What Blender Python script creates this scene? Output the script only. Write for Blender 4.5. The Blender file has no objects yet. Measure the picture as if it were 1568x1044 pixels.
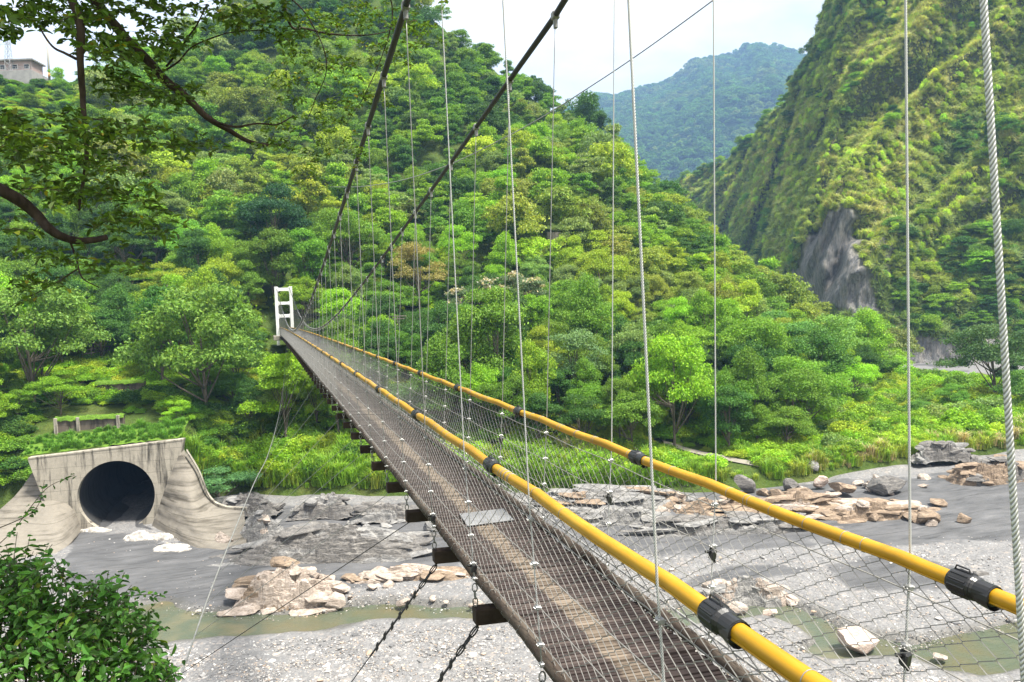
import bpy, math, random
import numpy as np
from mathutils import Vector

rng = np.random.default_rng(7)
random.seed(7)
SC = bpy.context.scene
COL = SC.collection

# ------------------------------------------------------------------ camera model (metres, camera at origin, Y along the bridge)
F_PX, CX, CY = 1144.0, 784.0, 522.0
TH, PI_, RO = 0.314904, -0.0411397, -0.036431
FW = np.array([math.sin(TH) * math.cos(PI_), math.cos(TH) * math.cos(PI_), math.sin(PI_)])
RT = np.array([math.cos(TH), -math.sin(TH), 0.0])
UPV = np.cross(RT, FW)
R2 = RT * math.cos(RO) + UPV * math.sin(RO)
U2 = -RT * math.sin(RO) + UPV * math.cos(RO)
ZR = -22.0                                           # water level


def pix(x, y, d):
    """The place that the survey sightline (x, y) meets at depth d."""
    return d * (FW + (x - CX) / F_PX * R2 + (CY - y) / F_PX * U2)


def gp(x, y, z):
    r = pix(x, y, 1.0)
    return r * (z / r[2])


def proj(P):
    P = np.atleast_2d(np.asarray(P, float))
    d = P @ FW
    return CX + F_PX * (P @ R2) / d, CY - F_PX * (P @ U2) / d, d


def yh(x):
    """Row of the horizon in column x."""
    v = RT * 0 + 0
    # ray (x,y) has zero z
    a = FW[2] + (x - CX) / F_PX * R2[2]
    return CY + F_PX * a / U2[2]


def hdir(x):
    """Horizontal direction of column x, scaled to unit depth."""
    x = np.asarray(x, float)
    y = yh(x)
    return FW[None, :] + ((x - CX) / F_PX)[:, None] * R2[None, :] + ((CY - y) / F_PX)[:, None] * U2[None, :]


# ------------------------------------------------------------------ noise
def _hash(ix, iy, iz, seed):
    h = (ix * 374761393 + iy * 668265263 + iz * 2147483647 + seed * 974634777) & 0xFFFFFFFF
    h = ((h ^ (h >> 13)) * 1274126177) & 0xFFFFFFFF
    return ((h ^ (h >> 16)) & 0xFFFF) / 65535.0


def vnoise(P, seed=0):
    P = np.asarray(P, float)
    I = np.floor(P).astype(np.int64)
    Fr = P - I
    Fr = Fr * Fr * (3 - 2 * Fr)
    out = 0
    for dx in (0, 1):
        for dy in (0, 1):
            for dz in (0, 1):
                w = (Fr[:, 0] if dx else 1 - Fr[:, 0]) * (Fr[:, 1] if dy else 1 - Fr[:, 1]) * (Fr[:, 2] if dz else 1 - Fr[:, 2])
                out = out + w * _hash(I[:, 0] + dx, I[:, 1] + dy, I[:, 2] + dz, seed)
    return out * 2 - 1


def fbm(P, octaves=4, seed=0):
    s, a, t = 0, 1.0, 0
    P = np.asarray(P, float)
    for o in range(octaves):
        s = s + a * vnoise(P * (2 ** o) + 17.3 * o, seed + o)
        t += a
        a *= 0.5
    return s / t


def sstep(a, b, x):
    t = np.clip((x - a) / (b - a), 0, 1)
    return t * t * (3 - 2 * t)


# ------------------------------------------------------------------ mesh helpers
def mk(name, V, Fs, mats, parent=None, smooth=False, attrs=None, loc=None, fmat=None):
    """Link a mesh object. Fs: one (M,k) int array or a list of such arrays."""
    V = np.asarray(V, np.float32)
    if isinstance(Fs, np.ndarray):
        Fs = [Fs]
    Fs = [np.asarray(f, np.int32) for f in Fs if len(f)]
    me = bpy.data.meshes.new(name)
    nl = sum(f.size for f in Fs)
    nf = sum(len(f) for f in Fs)
    me.vertices.add(len(V))
    me.vertices.foreach_set('co', V.ravel())
    me.loops.add(nl)
    me.polygons.add(nf)
    me.loops.foreach_set('vertex_index', np.concatenate([f.ravel() for f in Fs]))
    tot = np.concatenate([np.full(len(f), f.shape[1], np.int32) for f in Fs])
    me.polygons.foreach_set('loop_start', np.concatenate([[0], np.cumsum(tot)[:-1]]).astype(np.int32))
    me.polygons.foreach_set('loop_total', tot)
    me.polygons.foreach_set('use_smooth', np.full(nf, bool(smooth)))
    if not isinstance(mats, (list, tuple)):
        mats = [mats]
    for m in mats:
        me.materials.append(m)
    if fmat is not None:
        me.polygons.foreach_set('material_index', np.asarray(fmat, np.int32))
    for k, (dom, typ, arr) in (attrs or {}).items():
        a = me.attributes.new(k, typ, dom)
        arr = np.asarray(arr, np.float32)
        if typ == 'FLOAT':
            a.data.foreach_set('value', arr.ravel())
        elif typ == 'FLOAT_COLOR':
            a.data.foreach_set('color', arr.ravel())
    me.update(calc_edges=True)
    o = bpy.data.objects.new(name, me)
    COL.objects.link(o)
    if parent is not None:
        o.parent = parent
    if loc is not None:
        o.location = loc
    return o


def tag(o, label=None, cat=None, group=None, kind=None):
    if label:
        o['label'] = label
    if cat:
        o['category'] = cat
    if group:
        o['group'] = group
    if kind or cat:
        o['kind'] = kind or 'thing'
    return o


def empty(name, loc=(0, 0, 0), parent=None):
    o = bpy.data.objects.new(name, None)
    o.empty_display_size = 0.2
    o.location = loc
    COL.objects.link(o)
    if parent is not None:
        o.parent = parent
    return o


class Geo:
    def __init__(s):
        s.V, s.F, s.n = [], {}, 0

    def add(s, V, *Fs):
        V = np.asarray(V, float)
        for f in Fs:
            f = np.asarray(f)
            if len(f):
                s.F.setdefault(f.shape[1], []).append(f + s.n)
        s.V.append(V)
        s.n += len(V)
        return s

    def build(s, name, mats, parent=None, **k):
        return mk(name, np.concatenate(s.V), [np.concatenate(v) for v in s.F.values()], mats, parent, **k)


BOXF = np.array([[0, 3, 2, 1], [4, 5, 6, 7], [0, 1, 5, 4], [1, 2, 6, 5], [2, 3, 7, 6], [3, 0, 4, 7]])


def frame_box(c, ax, ay, az):
    """Box about c with half-axis vectors."""
    c, ax, ay, az = [np.asarray(v, float) for v in (c, ax, ay, az)]
    return np.array([c - ax - ay - az, c + ax - ay - az, c + ax + ay - az, c - ax + ay - az,
                     c - ax - ay + az, c + ax - ay + az, c + ax + ay + az, c - ax + ay + az])


def box(geo, c, hx, hy, hz, rz=0.0):
    co, si = math.cos(rz), math.sin(rz)
    geo.add(frame_box(c, (hx * co, hx * si, 0), (-hy * si, hy * co, 0), (0, 0, hz)), BOXF)


def bevbox(geo, c, ax, ay, az, b):
    """Box with chamfered vertical and horizontal edges: half-axis vectors, chamfer b metres."""
    c, ax, ay, az = [np.asarray(v, float) for v in (c, ax, ay, az)]
    L = [np.linalg.norm(v) for v in (ax, ay, az)]
    U = [v / l for v, l in zip((ax, ay, az), L)]
    V = []
    idx = {}
    for sx in (-1, 1):
        for sy in (-1, 1):
            for sz in (-1, 1):
                for k in range(3):
                    l = [L[0] - b, L[1] - b, L[2] - b]
                    l[k] = L[k]
                    idx[(sx, sy, sz, k)] = len(V)
                    V.append(c + U[0] * sx * l[0] + U[1] * sy * l[1] + U[2] * sz * l[2])
    Q, T = [], []
    S = (-1, 1)
    for k in range(3):
        a, bb = [i for i in range(3) if i != k]
        for s in S:
            q = []
            for (u, v) in ((-1, -1), (1, -1), (1, 1), (-1, 1)):
                t = [0, 0, 0]
                t[k], t[a], t[bb] = s, u, v
                q.append(idx[(t[0], t[1], t[2], k)])
            Q.append(q if (s > 0) == (k != 1) else q[::-1])
    for k in range(3):
        a, bb = [i for i in range(3) if i != k]
        for u in S:
            for v in S:
                t1 = [0, 0, 0]
                t1[a], t1[bb] = u, v
                t1[k] = -1
                t2 = list(t1)
                t2[k] = 1
                Q.append([idx[(*t1, a)], idx[(*t2, a)], idx[(*t2, bb)], idx[(*t1, bb)]])
    for sx in S:
        for sy in S:
            for sz in S:
                T.append([idx[(sx, sy, sz, 0)], idx[(sx, sy, sz, 1)], idx[(sx, sy, sz, 2)]])
    geo.add(V, np.array(Q), np.array(T))


def tube(geo, P, r, n=8, caps=True):
    P = np.asarray(P, float)
    m = len(P)
    r = np.broadcast_to(np.asarray(r, float), (m,))
    T = np.gradient(P, axis=0)
    T /= np.linalg.norm(T, axis=1)[:, None] + 1e-12
    ref = np.array([0.31, 0.17, 0.93]) if abs(T[:, 2]).mean() < 0.75 else np.array([0.9, 0.37, 0.1])
    A = np.cross(T, ref)
    A /= np.linalg.norm(A, axis=1)[:, None] + 1e-12
    B = np.cross(T, A)
    ang = np.arange(n) * 2 * math.pi / n
    V = P[:, None, :] + r[:, None, None] * (np.cos(ang)[None, :, None] * A[:, None, :] + np.sin(ang)[None, :, None] * B[:, None, :])
    i, j = np.meshgrid(np.arange(m - 1), np.arange(n), indexing='ij')
    q = np.stack([i * n + j, i * n + (j + 1) % n, (i + 1) * n + (j + 1) % n, (i + 1) * n + j], -1).reshape(-1, 4)
    V = V.reshape(-1, 3)
    if caps:
        geo.add(V, q, np.array([list(range(n))[::-1]]), np.array([[(m - 1) * n + k for k in range(n)]]))
    else:
        geo.add(V, q)


def tubes(geo, P, r, n=3):
    """Many polylines of one length at once: P (K,m,3)."""
    P = np.asarray(P, float)
    K, m, _ = P.shape
    T = np.gradient(P, axis=1)
    T /= np.linalg.norm(T, axis=2)[..., None] + 1e-12
    ref = np.array([0.31, 0.87, 0.37])
    A = np.cross(T, ref)
    A /= np.linalg.norm(A, axis=2)[..., None] + 1e-12
    B = np.cross(T, A)
    ang = np.arange(n) * 2 * math.pi / n
    V = P[:, :, None, :] + r * (np.cos(ang)[None, None, :, None] * A[:, :, None, :] + np.sin(ang)[None, None, :, None] * B[:, :, None, :])
    k, i, j = np.meshgrid(np.arange(K), np.arange(m - 1), np.arange(n), indexing='ij')
    b = k * m * n
    q = np.stack([b + i * n + j, b + i * n + (j + 1) % n, b + (i + 1) * n + (j + 1) % n, b + (i + 1) * n + j], -1).reshape(-1, 4)
    geo.add(V.reshape(-1, 3), q)


def smooth_path(P, n=40):
    """Catmull-Rom through points."""
    P = np.asarray(P, float)
    Q = np.vstack([2 * P[0] - P[1], P, 2 * P[-1] - P[-2]])
    ts = np.linspace(0, len(P) - 1 - 1e-9, n)
    i = ts.astype(int)
    t = (ts - i)[:, None]
    p0, p1, p2, p3 = Q[i], Q[i + 1], Q[i + 2], Q[i + 3]
    return 0.5 * (2 * p1 + (p2 - p0) * t + (2 * p0 - 5 * p1 + 4 * p2 - p3) * t * t + (3 * p1 - p0 - 3 * p2 + p3) * t ** 3)


# ------------------------------------------------------------------ materials
class NT:
    """Small wrapper that keeps node code short."""
    def __init__(s, name):
        s.m = bpy.data.materials.new(name)
        s.m.use_nodes = True
        s.t = s.m.node_tree
        s.t.nodes.clear()
        s.out = s.t.nodes.new('ShaderNodeOutputMaterial')

    def n(s, typ, **kw):
        nd = s.t.nodes.new(typ)
        for k, v in kw.items():
            if k[0] == 'i' and k[1:].isdigit():
                s.set(nd.inputs[int(k[1:])], v)
            elif k.startswith('_'):
                s.set(nd.inputs[k[1:].replace('_', ' ')], v)
            else:
                setattr(nd, k, v)
        return nd

    def set(s, sock, v):
        if isinstance(v, bpy.types.NodeSocket):
            s.t.links.new(v, sock)
        elif isinstance(v, bpy.types.Node):
            s.t.links.new(v.outputs[0], sock)
        else:
            if hasattr(sock, 'default_value') and isinstance(v, (tuple, list)) and len(v) == 3 and sock.type == 'RGBA':
                v = (*v, 1)
            sock.default_value = v

    def coord(s, which='Object', scale=(1, 1, 1), rot=(0, 0, 0)):
        tc = s.n('ShaderNodeTexCoord')
        mp = s.n('ShaderNodeMapping')
        s.t.links.new(tc.outputs[which], mp.inputs[0])
        mp.inputs['Scale'].default_value = scale
        mp.inputs['Rotation'].default_value = rot
        return mp.outputs[0]

    def noise(s, co, scale, detail=4, rough=0.55, dist=0.0, out='Fac'):
        nd = s.n('ShaderNodeTexNoise', _Scale=scale, _Detail=detail, _Roughness=rough, _Distortion=dist)
        s.t.links.new(co, nd.inputs['Vector'])
        return nd.outputs[out]

    def voro(s, co, scale, feature='F1', out='Distance', rnd=1.0):
        nd = s.n('ShaderNodeTexVoronoi', feature=feature)
        nd.inputs['Scale'].default_value = scale
        nd.inputs['Randomness'].default_value = rnd
        s.t.links.new(co, nd.inputs['Vector'])
        return nd.outputs[out]

    def ramp(s, fac, stops, interp='LINEAR'):
        nd = s.n('ShaderNodeValToRGB')
        cr = nd.color_ramp
        cr.interpolation = interp
        while len(cr.elements) < len(stops):
            cr.elements.new(0.5)
        for e, (p, c) in zip(cr.elements, stops):
            e.position = p
            e.color = (*c, 1) if isinstance(c, (tuple, list)) else (c, c, c, 1)
        s.t.links.new(fac, nd.inputs[0])
        return nd.outputs[0]

    def mix(s, fac, a, b, mode='MIX'):
        nd = s.n('ShaderNodeMix', data_type='RGBA', blend_type=mode)
        s.set(nd.inputs[0], fac)
        s.set(nd.inputs[6], a)
        s.set(nd.inputs[7], b)
        return nd.outputs[2]

    def math(s, op, a, b=0.5, clamp=False):
        nd = s.n('ShaderNodeMath', operation=op, use_clamp=clamp)
        s.set(nd.inputs[0], a)
        s.set(nd.inputs[1], b)
        return nd.outputs[0]

    def attr(s, name, typ='GEOMETRY', out='Fac'):
        nd = s.n('ShaderNodeAttribute', attribute_name=name, attribute_type=typ)
        return nd.outputs[out]

    def bump(s, h, strength=0.5, dist=0.1):
        nd = s.n('ShaderNodeBump', _Strength=strength, _Distance=dist)
        s.t.links.new(h, nd.inputs['Height'])
        return nd.outputs[0]

    def principled(s, col, rough=0.8, spec=0.3, metal=0.0, normal=None, **kw):
        nd = s.n('ShaderNodeBsdfPrincipled')
        s.set(nd.inputs['Base Color'], col)
        s.set(nd.inputs['Roughness'], rough)
        s.set(nd.inputs['Specular IOR Level'], spec)
        s.set(nd.inputs['Metallic'], metal)
        for k, v in kw.items():
            s.set(nd.inputs[k.replace('_', ' ')], v)
        if normal is not None:
            s.t.links.new(normal, nd.inputs['Normal'])
        return nd.outputs[0]

    def done(s, sh):
        s.t.links.new(sh, s.out.inputs[0])
        return s.m


M = {}


def leaf_material(name, trans=0.35, gloss=0.25, lo=0.62, hi=1.42, old=(1.22, 1.06, 0.75)):
    t = NT(name)
    base = t.mix(1.0, t.n('ShaderNodeObjectInfo').outputs['Color'], t.attr('tint', 'INSTANCER', 'Color'), 'ADD')
    v = t.attr('leafv')
    # every leaf a little lighter, darker, yellower or bluer than its neighbour
    val = t.ramp(v, [(0.0, lo), (0.5, 1.0), (1.0, hi)])
    c = t.mix(1.0, base, val, 'MULTIPLY')
    w = t.attr('leafw')
    hue = t.ramp(w, [(0.0, (0.85, 1.0, 1.25)), (0.6, (1, 1, 1)), (0.93, (1.12, 1.03, 0.9)), (1.0, old)])
    c = t.mix(1.0, c, hue, 'MULTIPLY')
    p = t.principled(c, 0.55, gloss)
    tr = t.n('ShaderNodeBsdfTranslucent')
    ct = t.mix(1.0, c, (1.25, 1.25, 0.6), 'MULTIPLY')
    t.set(tr.inputs[0], ct)
    mx = t.n('ShaderNodeMixShader', i0=trans)
    t.t.links.new(p, mx.inputs[1])
    t.t.links.new(tr.outputs[0], mx.inputs[2])
    return t.done(mx.outputs[0])


M['leaf'] = leaf_material('leaf_green')
M['leaf_near'] = leaf_material('leaf_near', 0.3, 0.4, 0.42, 1.75, (2.6, 1.35, 0.6))


def bark_material(name, a, b):
    t = NT(name)
    co = t.coord('Object', (6, 6, 1.2))
    f = t.noise(co, 2.2, 6, 0.65)
    c = t.ramp(f, [(0.3, a), (0.7, b)])
    return t.done(t.principled(c, 0.9, 0.15, normal=t.bump(f, 0.6, 0.05)))


M['bark'] = bark_material('bark_grey', (0.05, 0.04, 0.03), (0.2, 0.17, 0.13))
M['bark_dark'] = bark_material('bark_dark', (0.02, 0.015, 0.012), (0.085, 0.062, 0.048))

# hillside soil under the vegetation
t = NT('hill_soil')
co = t.coord('Object')
f1 = t.noise(co, 0.22, 6, 0.65)
f2 = t.noise(co, 1.6, 6, 0.7)
c = t.ramp(f1, [(0.3, (0.03, 0.055, 0.012)), (0.5, (0.07, 0.12, 0.02)), (0.7, (0.13, 0.14, 0.04))])
c = t.mix(0.5, c, t.ramp(f2, [(0.3, (0.018, 0.032, 0.009)), (0.7, (0.10, 0.13, 0.03))]))
M['soil'] = t.done(t.principled(c, 0.95, 0.1, normal=t.bump(f2, 0.9, 0.6)))

# steep right hillside: scrub soil with a bare rock scar carried by the attribute 'scar'
t = NT('cliff_hill')
co = t.coord('Object')
f1 = t.noise(co, 0.12, 6, 0.65)
f2 = t.noise(co, 0.9, 6, 0.7)
c = t.ramp(f1, [(0.3, (0.035, 0.05, 0.018)), (0.5, (0.085, 0.092, 0.036)), (0.72, (0.15, 0.128, 0.075))])
c = t.mix(0.4, c, t.ramp(f2, [(0.3, (0.022, 0.036, 0.013)), (0.7, (0.13, 0.14, 0.05))]))
cs = t.coord('Object', (0.55, 0.55, 0.12), (0.0, 0.35, 0.0))
g1 = t.noise(cs, 1.0, 8, 0.7, 0.6)
g2 = t.noise(t.coord('Object', (1.6, 1.6, 0.22), (0.15, 0.45, 0.0)), 0.9, 8, 0.75, 0.3)
rockc = t.ramp(g1, [(0.28, (0.10, 0.10, 0.102)), (0.45, (0.225, 0.222, 0.22)), (0.58, (0.31, 0.287, 0.262)), (0.78, (0.44, 0.42, 0.395))])
rockc = t.mix(0.8, rockc, t.ramp(g2, [(0.36, 0.28), (0.5, 0.95), (0.68, 1.25)]), 'MULTIPLY')
sc = t.attr('scar')
c = t.mix(sc, c, rockc)
h = t.mix(sc, f2, t.math('ADD', g1, g2))
M['cliff'] = t.done(t.principled(c, 0.92, 0.15, normal=t.bump(h, 1.0, 1.2)))

# far mountain: ground below its forest
t = NT('mountain_soil')
co = t.coord('Object')
f1 = t.noise(co, 0.02, 7, 0.7)
c = t.ramp(f1, [(0.35, (0.02, 0.045, 0.016)), (0.6, (0.05, 0.085, 0.025))])
M['mountain'] = t.done(t.principled(c, 0.95, 0.05))

# river bed: pale gravel, dark silt (attribute 'silt'), wet edge (attribute 'wet')
t = NT('gravel_bed')
co = t.coord('Object')
big = t.noise(co, 0.16, 5, 0.6)
mid = t.noise(co, 1.3, 6, 0.7)
v1n = t.n('ShaderNodeTexVoronoi')
v1n.inputs['Scale'].default_value = 3.2
t.t.links.new(co, v1n.inputs['Vector'])
v2n = t.n('ShaderNodeTexVoronoi')
v2n.inputs['Scale'].default_value = 9.0
t.t.links.new(co, v2n.inputs['Vector'])
stone1 = t.ramp(v1n.outputs['Color'], [(0.0, (0.064, 0.064, 0.067)), (0.45, (0.124, 0.122, 0.122)), (0.7, (0.176, 0.168, 0.164)), (0.86, (0.248, 0.212, 0.184)), (1.0, (0.448, 0.432, 0.416))])
stone2 = t.ramp(v2n.outputs['Color'], [(0.0, (0.080, 0.080, 0.083)), (0.5, (0.140, 0.138, 0.138)), (0.8, (0.200, 0.196, 0.192)), (1.0, (0.416, 0.400, 0.392))])
gr = t.mix(t.ramp(mid, [(0.42, 0.0), (0.58, 1.0)]), stone2, stone1)
gr = t.mix(0.28, gr, t.ramp(big, [(0.3, (0.152, 0.152, 0.157)), (0.7, (0.264, 0.258, 0.254))]))
silt = t.attr('silt')
siltc = t.ramp(t.noise(t.coord('Object', (0.400, 0.800, 0.800), (0, 0, 0.4)), 0.7, 6, 0.6), [(0.3, (0.060, 0.061, 0.064)), (0.7, (0.116, 0.115, 0.118))])
stri = t.noise(t.coord('Object', (0.16, 1.5, 1.0), (0, 0, 0.22)), 1.0, 8, 0.7, 1.2)
siltc = t.mix(0.85, siltc, t.ramp(stri, [(0.34, 0.45), (0.46, 1.0), (0.60, 1.05), (0.72, 1.8)]), 'MULTIPLY')
mott = t.math('ADD', silt, t.math('MULTIPLY', t.math('SUBTRACT', mid, 0.5), 0.9))
c = t.mix(t.ramp(mott, [(0.35, 0.0), (0.6, 1.0)]), gr, siltc)
c = t.mix(t.attr('wet'), c, (0.07, 0.066, 0.055))
hh = t.math('ADD', t.math('MULTIPLY', v1n.outputs['Distance'], -0.8), t.math('MULTIPLY', v2n.outputs['Distance'], -0.3))
hh = t.math('MULTIPLY', hh, t.math('SUBTRACT', 1.0, silt))
hh = t.math('ADD', hh, t.math('MULTIPLY', mid, 0.6))
hh = t.math('ADD', hh, t.math('MULTIPLY', t.math('MULTIPLY', stri, silt), 2.2))
M['bed'] = t.done(t.principled(c, t.math('SUBTRACT', 0.9, t.math('MULTIPLY', t.attr('wet'), 0.4)), 0.3, normal=t.bump(hh, 0.7, 0.12)))

# shallow muddy water
t = NT('muddy_water')
co = t.coord('Object')
n1 = t.noise(co, 0.25, 3, 0.5)
n2 = t.noise(t.coord('Object', (1, 2.2, 1)), 2.4, 4, 0.6)
c = t.ramp(n1, [(0.3, (0.105, 0.092, 0.05)), (0.55, (0.075, 0.09, 0.062)), (0.75, (0.15, 0.132, 0.08))])
M['water'] = t.done(t.principled(c, 0.04, 0.5, normal=t.bump(n2, 0.5, 0.08), IOR=1.33))


def rock_material(name, stops, band=(1.0, 1.0, 3.5), tilt=(0.35, 0.1, 0.3), top=None, bumpd=0.14, scale=1.0):
    t = NT(name)
    oi = t.n('ShaderNodeObjectInfo').outputs['Random']
    co = t.coord('Object', band, tilt)
    sh = t.n('ShaderNodeVectorMath', operation='ADD')
    t.t.links.new(co, sh.inputs[0])
    cmb = t.n('ShaderNodeCombineXYZ')
    t.set(cmb.inputs[0], t.math('MULTIPLY', oi, 37.0))
    t.set(cmb.inputs[2], t.math('MULTIPLY', oi, 11.0))
    t.t.links.new(cmb.outputs[0], sh.inputs[1])
    f = t.noise(sh.outputs[0], 1.1 * scale, 8, 0.72, 0.8)
    c = t.ramp(f, stops)
    fine = t.noise(t.coord('Object'), 7.0, 5, 0.7)
    c = t.mix(0.55, c, t.ramp(fine, [(0.25, 0.45), (0.75, 1.5)]), 'MULTIPLY')
    if top:
        nz = t.n('ShaderNodeSeparateXYZ')
        t.t.links.new(t.n('ShaderNodeNewGeometry').outputs['Normal'], nz.inputs[0])
        m = t.math('ADD', nz.outputs[2], t.math('MULTIPLY', t.math('SUBTRACT', f, 0.5), 1.2))
        c = t.mix(t.ramp(m, [(0.45, 0.0), (0.8, 0.85)]), c, top)
    h = t.math('ADD', f, t.math('MULTIPLY', fine, 0.3))
    return t.done(t.principled(c, 0.88, 0.2, normal=t.bump(h, 1.0, bumpd)))


M['rock_grey'] = rock_material('rock_grey', [(0.3, (0.08, 0.08, 0.08)), (0.5, (0.19, 0.185, 0.18)), (0.7, (0.34, 0.325, 0.30))])
M['rock_dark'] = rock_material('rock_dark', [(0.3, (0.055, 0.054, 0.054)), (0.48, (0.125, 0.118, 0.112)), (0.62, (0.20, 0.187, 0.172)), (0.75, (0.36, 0.33, 0.29))], (1, 1, 5))
M['rock_brown'] = rock_material('rock_brown', [(0.3, (0.08, 0.062, 0.05)), (0.48, (0.20, 0.15, 0.108)), (0.62, (0.30, 0.228, 0.165)), (0.8, (0.42, 0.365, 0.31))], (1, 1, 5))
M['rock_pale'] = rock_material('rock_pale', [(0.3, (0.118, 0.098, 0.081)), (0.48, (0.311, 0.257, 0.215)), (0.7, (0.504, 0.433, 0.385))], (1, 1, 3.5))
M['rock_pink'] = rock_material('rock_pink', [(0.3, (0.2, 0.15, 0.12)), (0.5, (0.48, 0.38, 0.32)), (0.7, (0.66, 0.60, 0.55))], (1, 1, 2.0))
t = NT('pebble')
r = t.attr('leafv')
M['pebble'] = t.done(t.principled(t.ramp(r, [(0.0, (0.09, 0.09, 0.094)), (0.35, (0.20, 0.196, 0.194)), (0.6, (0.32, 0.31, 0.30)), (0.75, (0.35, 0.26, 0.19)), (0.88, (0.38, 0.365, 0.345)), (1.0, (0.54, 0.525, 0.51))]), 0.85, 0.2))


def concrete_material(name, base, dark, stain=0.6, streak=(1.6, 1.6, 0.18)):
    t = NT(name)
    co = t.coord('Object')
    f = t.noise(co, 1.4, 8, 0.7)
    c = t.mix(t.ramp(f, [(0.3, 0.0), (0.75, 1.0)]), [x * 0.72 for x in base], base)
    st = t.noise(t.coord('Object', streak), 1.0, 6, 0.65)
    c = t.mix(t.ramp(st, [(0.50, 0.0), (0.66, stain)]), c, dark)
    sz = t.n('ShaderNodeSeparateXYZ')
    t.t.links.new(t.n('ShaderNodeTexCoord').outputs['Object'], sz.inputs[0])
    zz = t.math('ADD', sz.outputs[2], t.math('MULTIPLY', f, 0.08))
    jn = t.math('LESS_THAN', t.math('FRACT', t.math('DIVIDE', zz, 1.25)), 0.035)
    c = t.mix(t.math('MULTIPLY', jn, 0.45), c, dark)
    fine = t.noise(co, 14, 4, 0.7)
    c = t.mix(0.35, c, t.ramp(fine, [(0.3, 0.6), (0.7, 1.3)]), 'MULTIPLY')
    return t.done(t.principled(c, 0.9, 0.2, normal=t.bump(t.math('ADD', f, t.math('MULTIPLY', fine, 0.25)), 0.5, 0.06)))


M['concrete'] = concrete_material('concrete_pale', (0.38, 0.345, 0.285), (0.04, 0.036, 0.03), 0.95)
M['concrete_flow'] = concrete_material('concrete_banded', (0.22, 0.198, 0.165), (0.06, 0.052, 0.04), 0.95, (0.12, 0.12, 2.6))
M['concrete_dark'] = concrete_material('concrete_mossy', (0.15, 0.125, 0.10), (0.025, 0.022, 0.018), 0.8)
M['concrete_bore_shade'] = concrete_material('concrete_bore_shade', (0.05, 0.05, 0.05), (0.015, 0.015, 0.015), 0.8)  # near-black albedo puts the shade inside the bore into the colour
M['foam'] = concrete_material('lime_deposit', (0.46, 0.43, 0.39), (0.16, 0.15, 0.135), 0.8, (1, 1, 1))
M['moss'] = None
t = NT('moss')
f = t.noise(t.coord('Object'), 2.5, 6, 0.7)
M['moss'] = t.done(t.principled(t.ramp(f, [(0.3, (0.05, 0.11, 0.012)), (0.7, (0.14, 0.24, 0.03))]), 0.95, 0.1, normal=t.bump(f, 1.0, 0.2)))
t = NT('path_soil')
f = t.noise(t.coord('Object'), 1.5, 6, 0.7)
M['path'] = t.done(t.principled(t.ramp(f, [(0.3, (0.16, 0.145, 0.115)), (0.7, (0.30, 0.275, 0.235))]), 0.95, 0.1, normal=t.bump(f, 0.6, 0.1)))
t = NT('white_paint')
f = t.noise(t.coord('Object', (2, 2, 0.4)), 1.2, 6, 0.7)
M['white'] = t.done(t.principled(t.ramp(f, [(0.25, (0.58, 0.575, 0.55)), (0.6, (0.76, 0.76, 0.75))]), 0.45, 0.4))


def plain(name, col, rough=0.6, spec=0.4, metal=0.0, var=0.25, sc=3.0, bumpd=0.0):
    t = NT(name)
    f = t.noise(t.coord('Object'), sc, 6, 0.7)
    c = t.ramp(f, [(0.28, [x * (1 - var) for x in col]), (0.72, [min(1, x * (1 + var)) for x in col])])
    nm = t.bump(f, 0.6, bumpd) if bumpd else None
    return t.done(t.principled(c, rough, spec, metal, normal=nm))


M['cable'] = plain('cable_black', (0.028, 0.028, 0.03), 0.55, 0.4, 0.0, 0.3, 30, 0.01)
M['wire'] = plain('galvanised_wire', (0.24, 0.24, 0.23), 0.5, 0.5, 0.35, 0.25, 4)
M['mesh_wire'] = plain('mesh_wire', (0.23, 0.222, 0.205), 0.55, 0.5, 0.15, 0.25, 4)
M['hanger'] = plain('hanger_steel', (0.26, 0.255, 0.245), 0.5, 0.5, 0.3, 0.3, 6)
M['clamp'] = plain('clamp_steel', (0.30, 0.30, 0.295), 0.42, 0.5, 0.5, 0.3, 25)
M['black'] = plain('black_plastic', (0.016, 0.016, 0.017), 0.38, 0.5, 0, 0.2, 8)
M['timber_dark'] = plain('timber_dark', (0.045, 0.032, 0.026), 0.85, 0.2, 0, 0.5, 4, 0.03)
M['timber_grey'] = plain('timber_grey', (0.2, 0.17, 0.14), 0.85, 0.2, 0, 0.4, 4, 0.02)
M['pinkwall'] = plain('pink_render', (0.36, 0.27, 0.245), 0.85, 0.2, 0, 0.2, 0.4)
M['greywall'] = plain('grey_render', (0.30, 0.29, 0.28), 0.9, 0.2, 0, 0.3, 0.4)
M['pole'] = plain('pole_paint', (0.36, 0.34, 0.30), 0.6, 0.3, 0, 0.15, 0.6)
M['orange'] = plain('orange_band', (0.62, 0.30, 0.14), 0.6, 0.3, 0, 0.15, 2)
M['steel'] = plain('pylon_steel', (0.33, 0.34, 0.35), 0.5, 0.4, 0.3, 0.2, 2)
M['sign'] = plain('pale_sign', (0.42, 0.55, 0.58), 0.5, 0.4, 0, 0.1, 2)
M['earth_red'] = plain('red_earth', (0.30, 0.15, 0.09), 0.95, 0.1, 0, 0.4, 1.2, 0.1)

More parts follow.
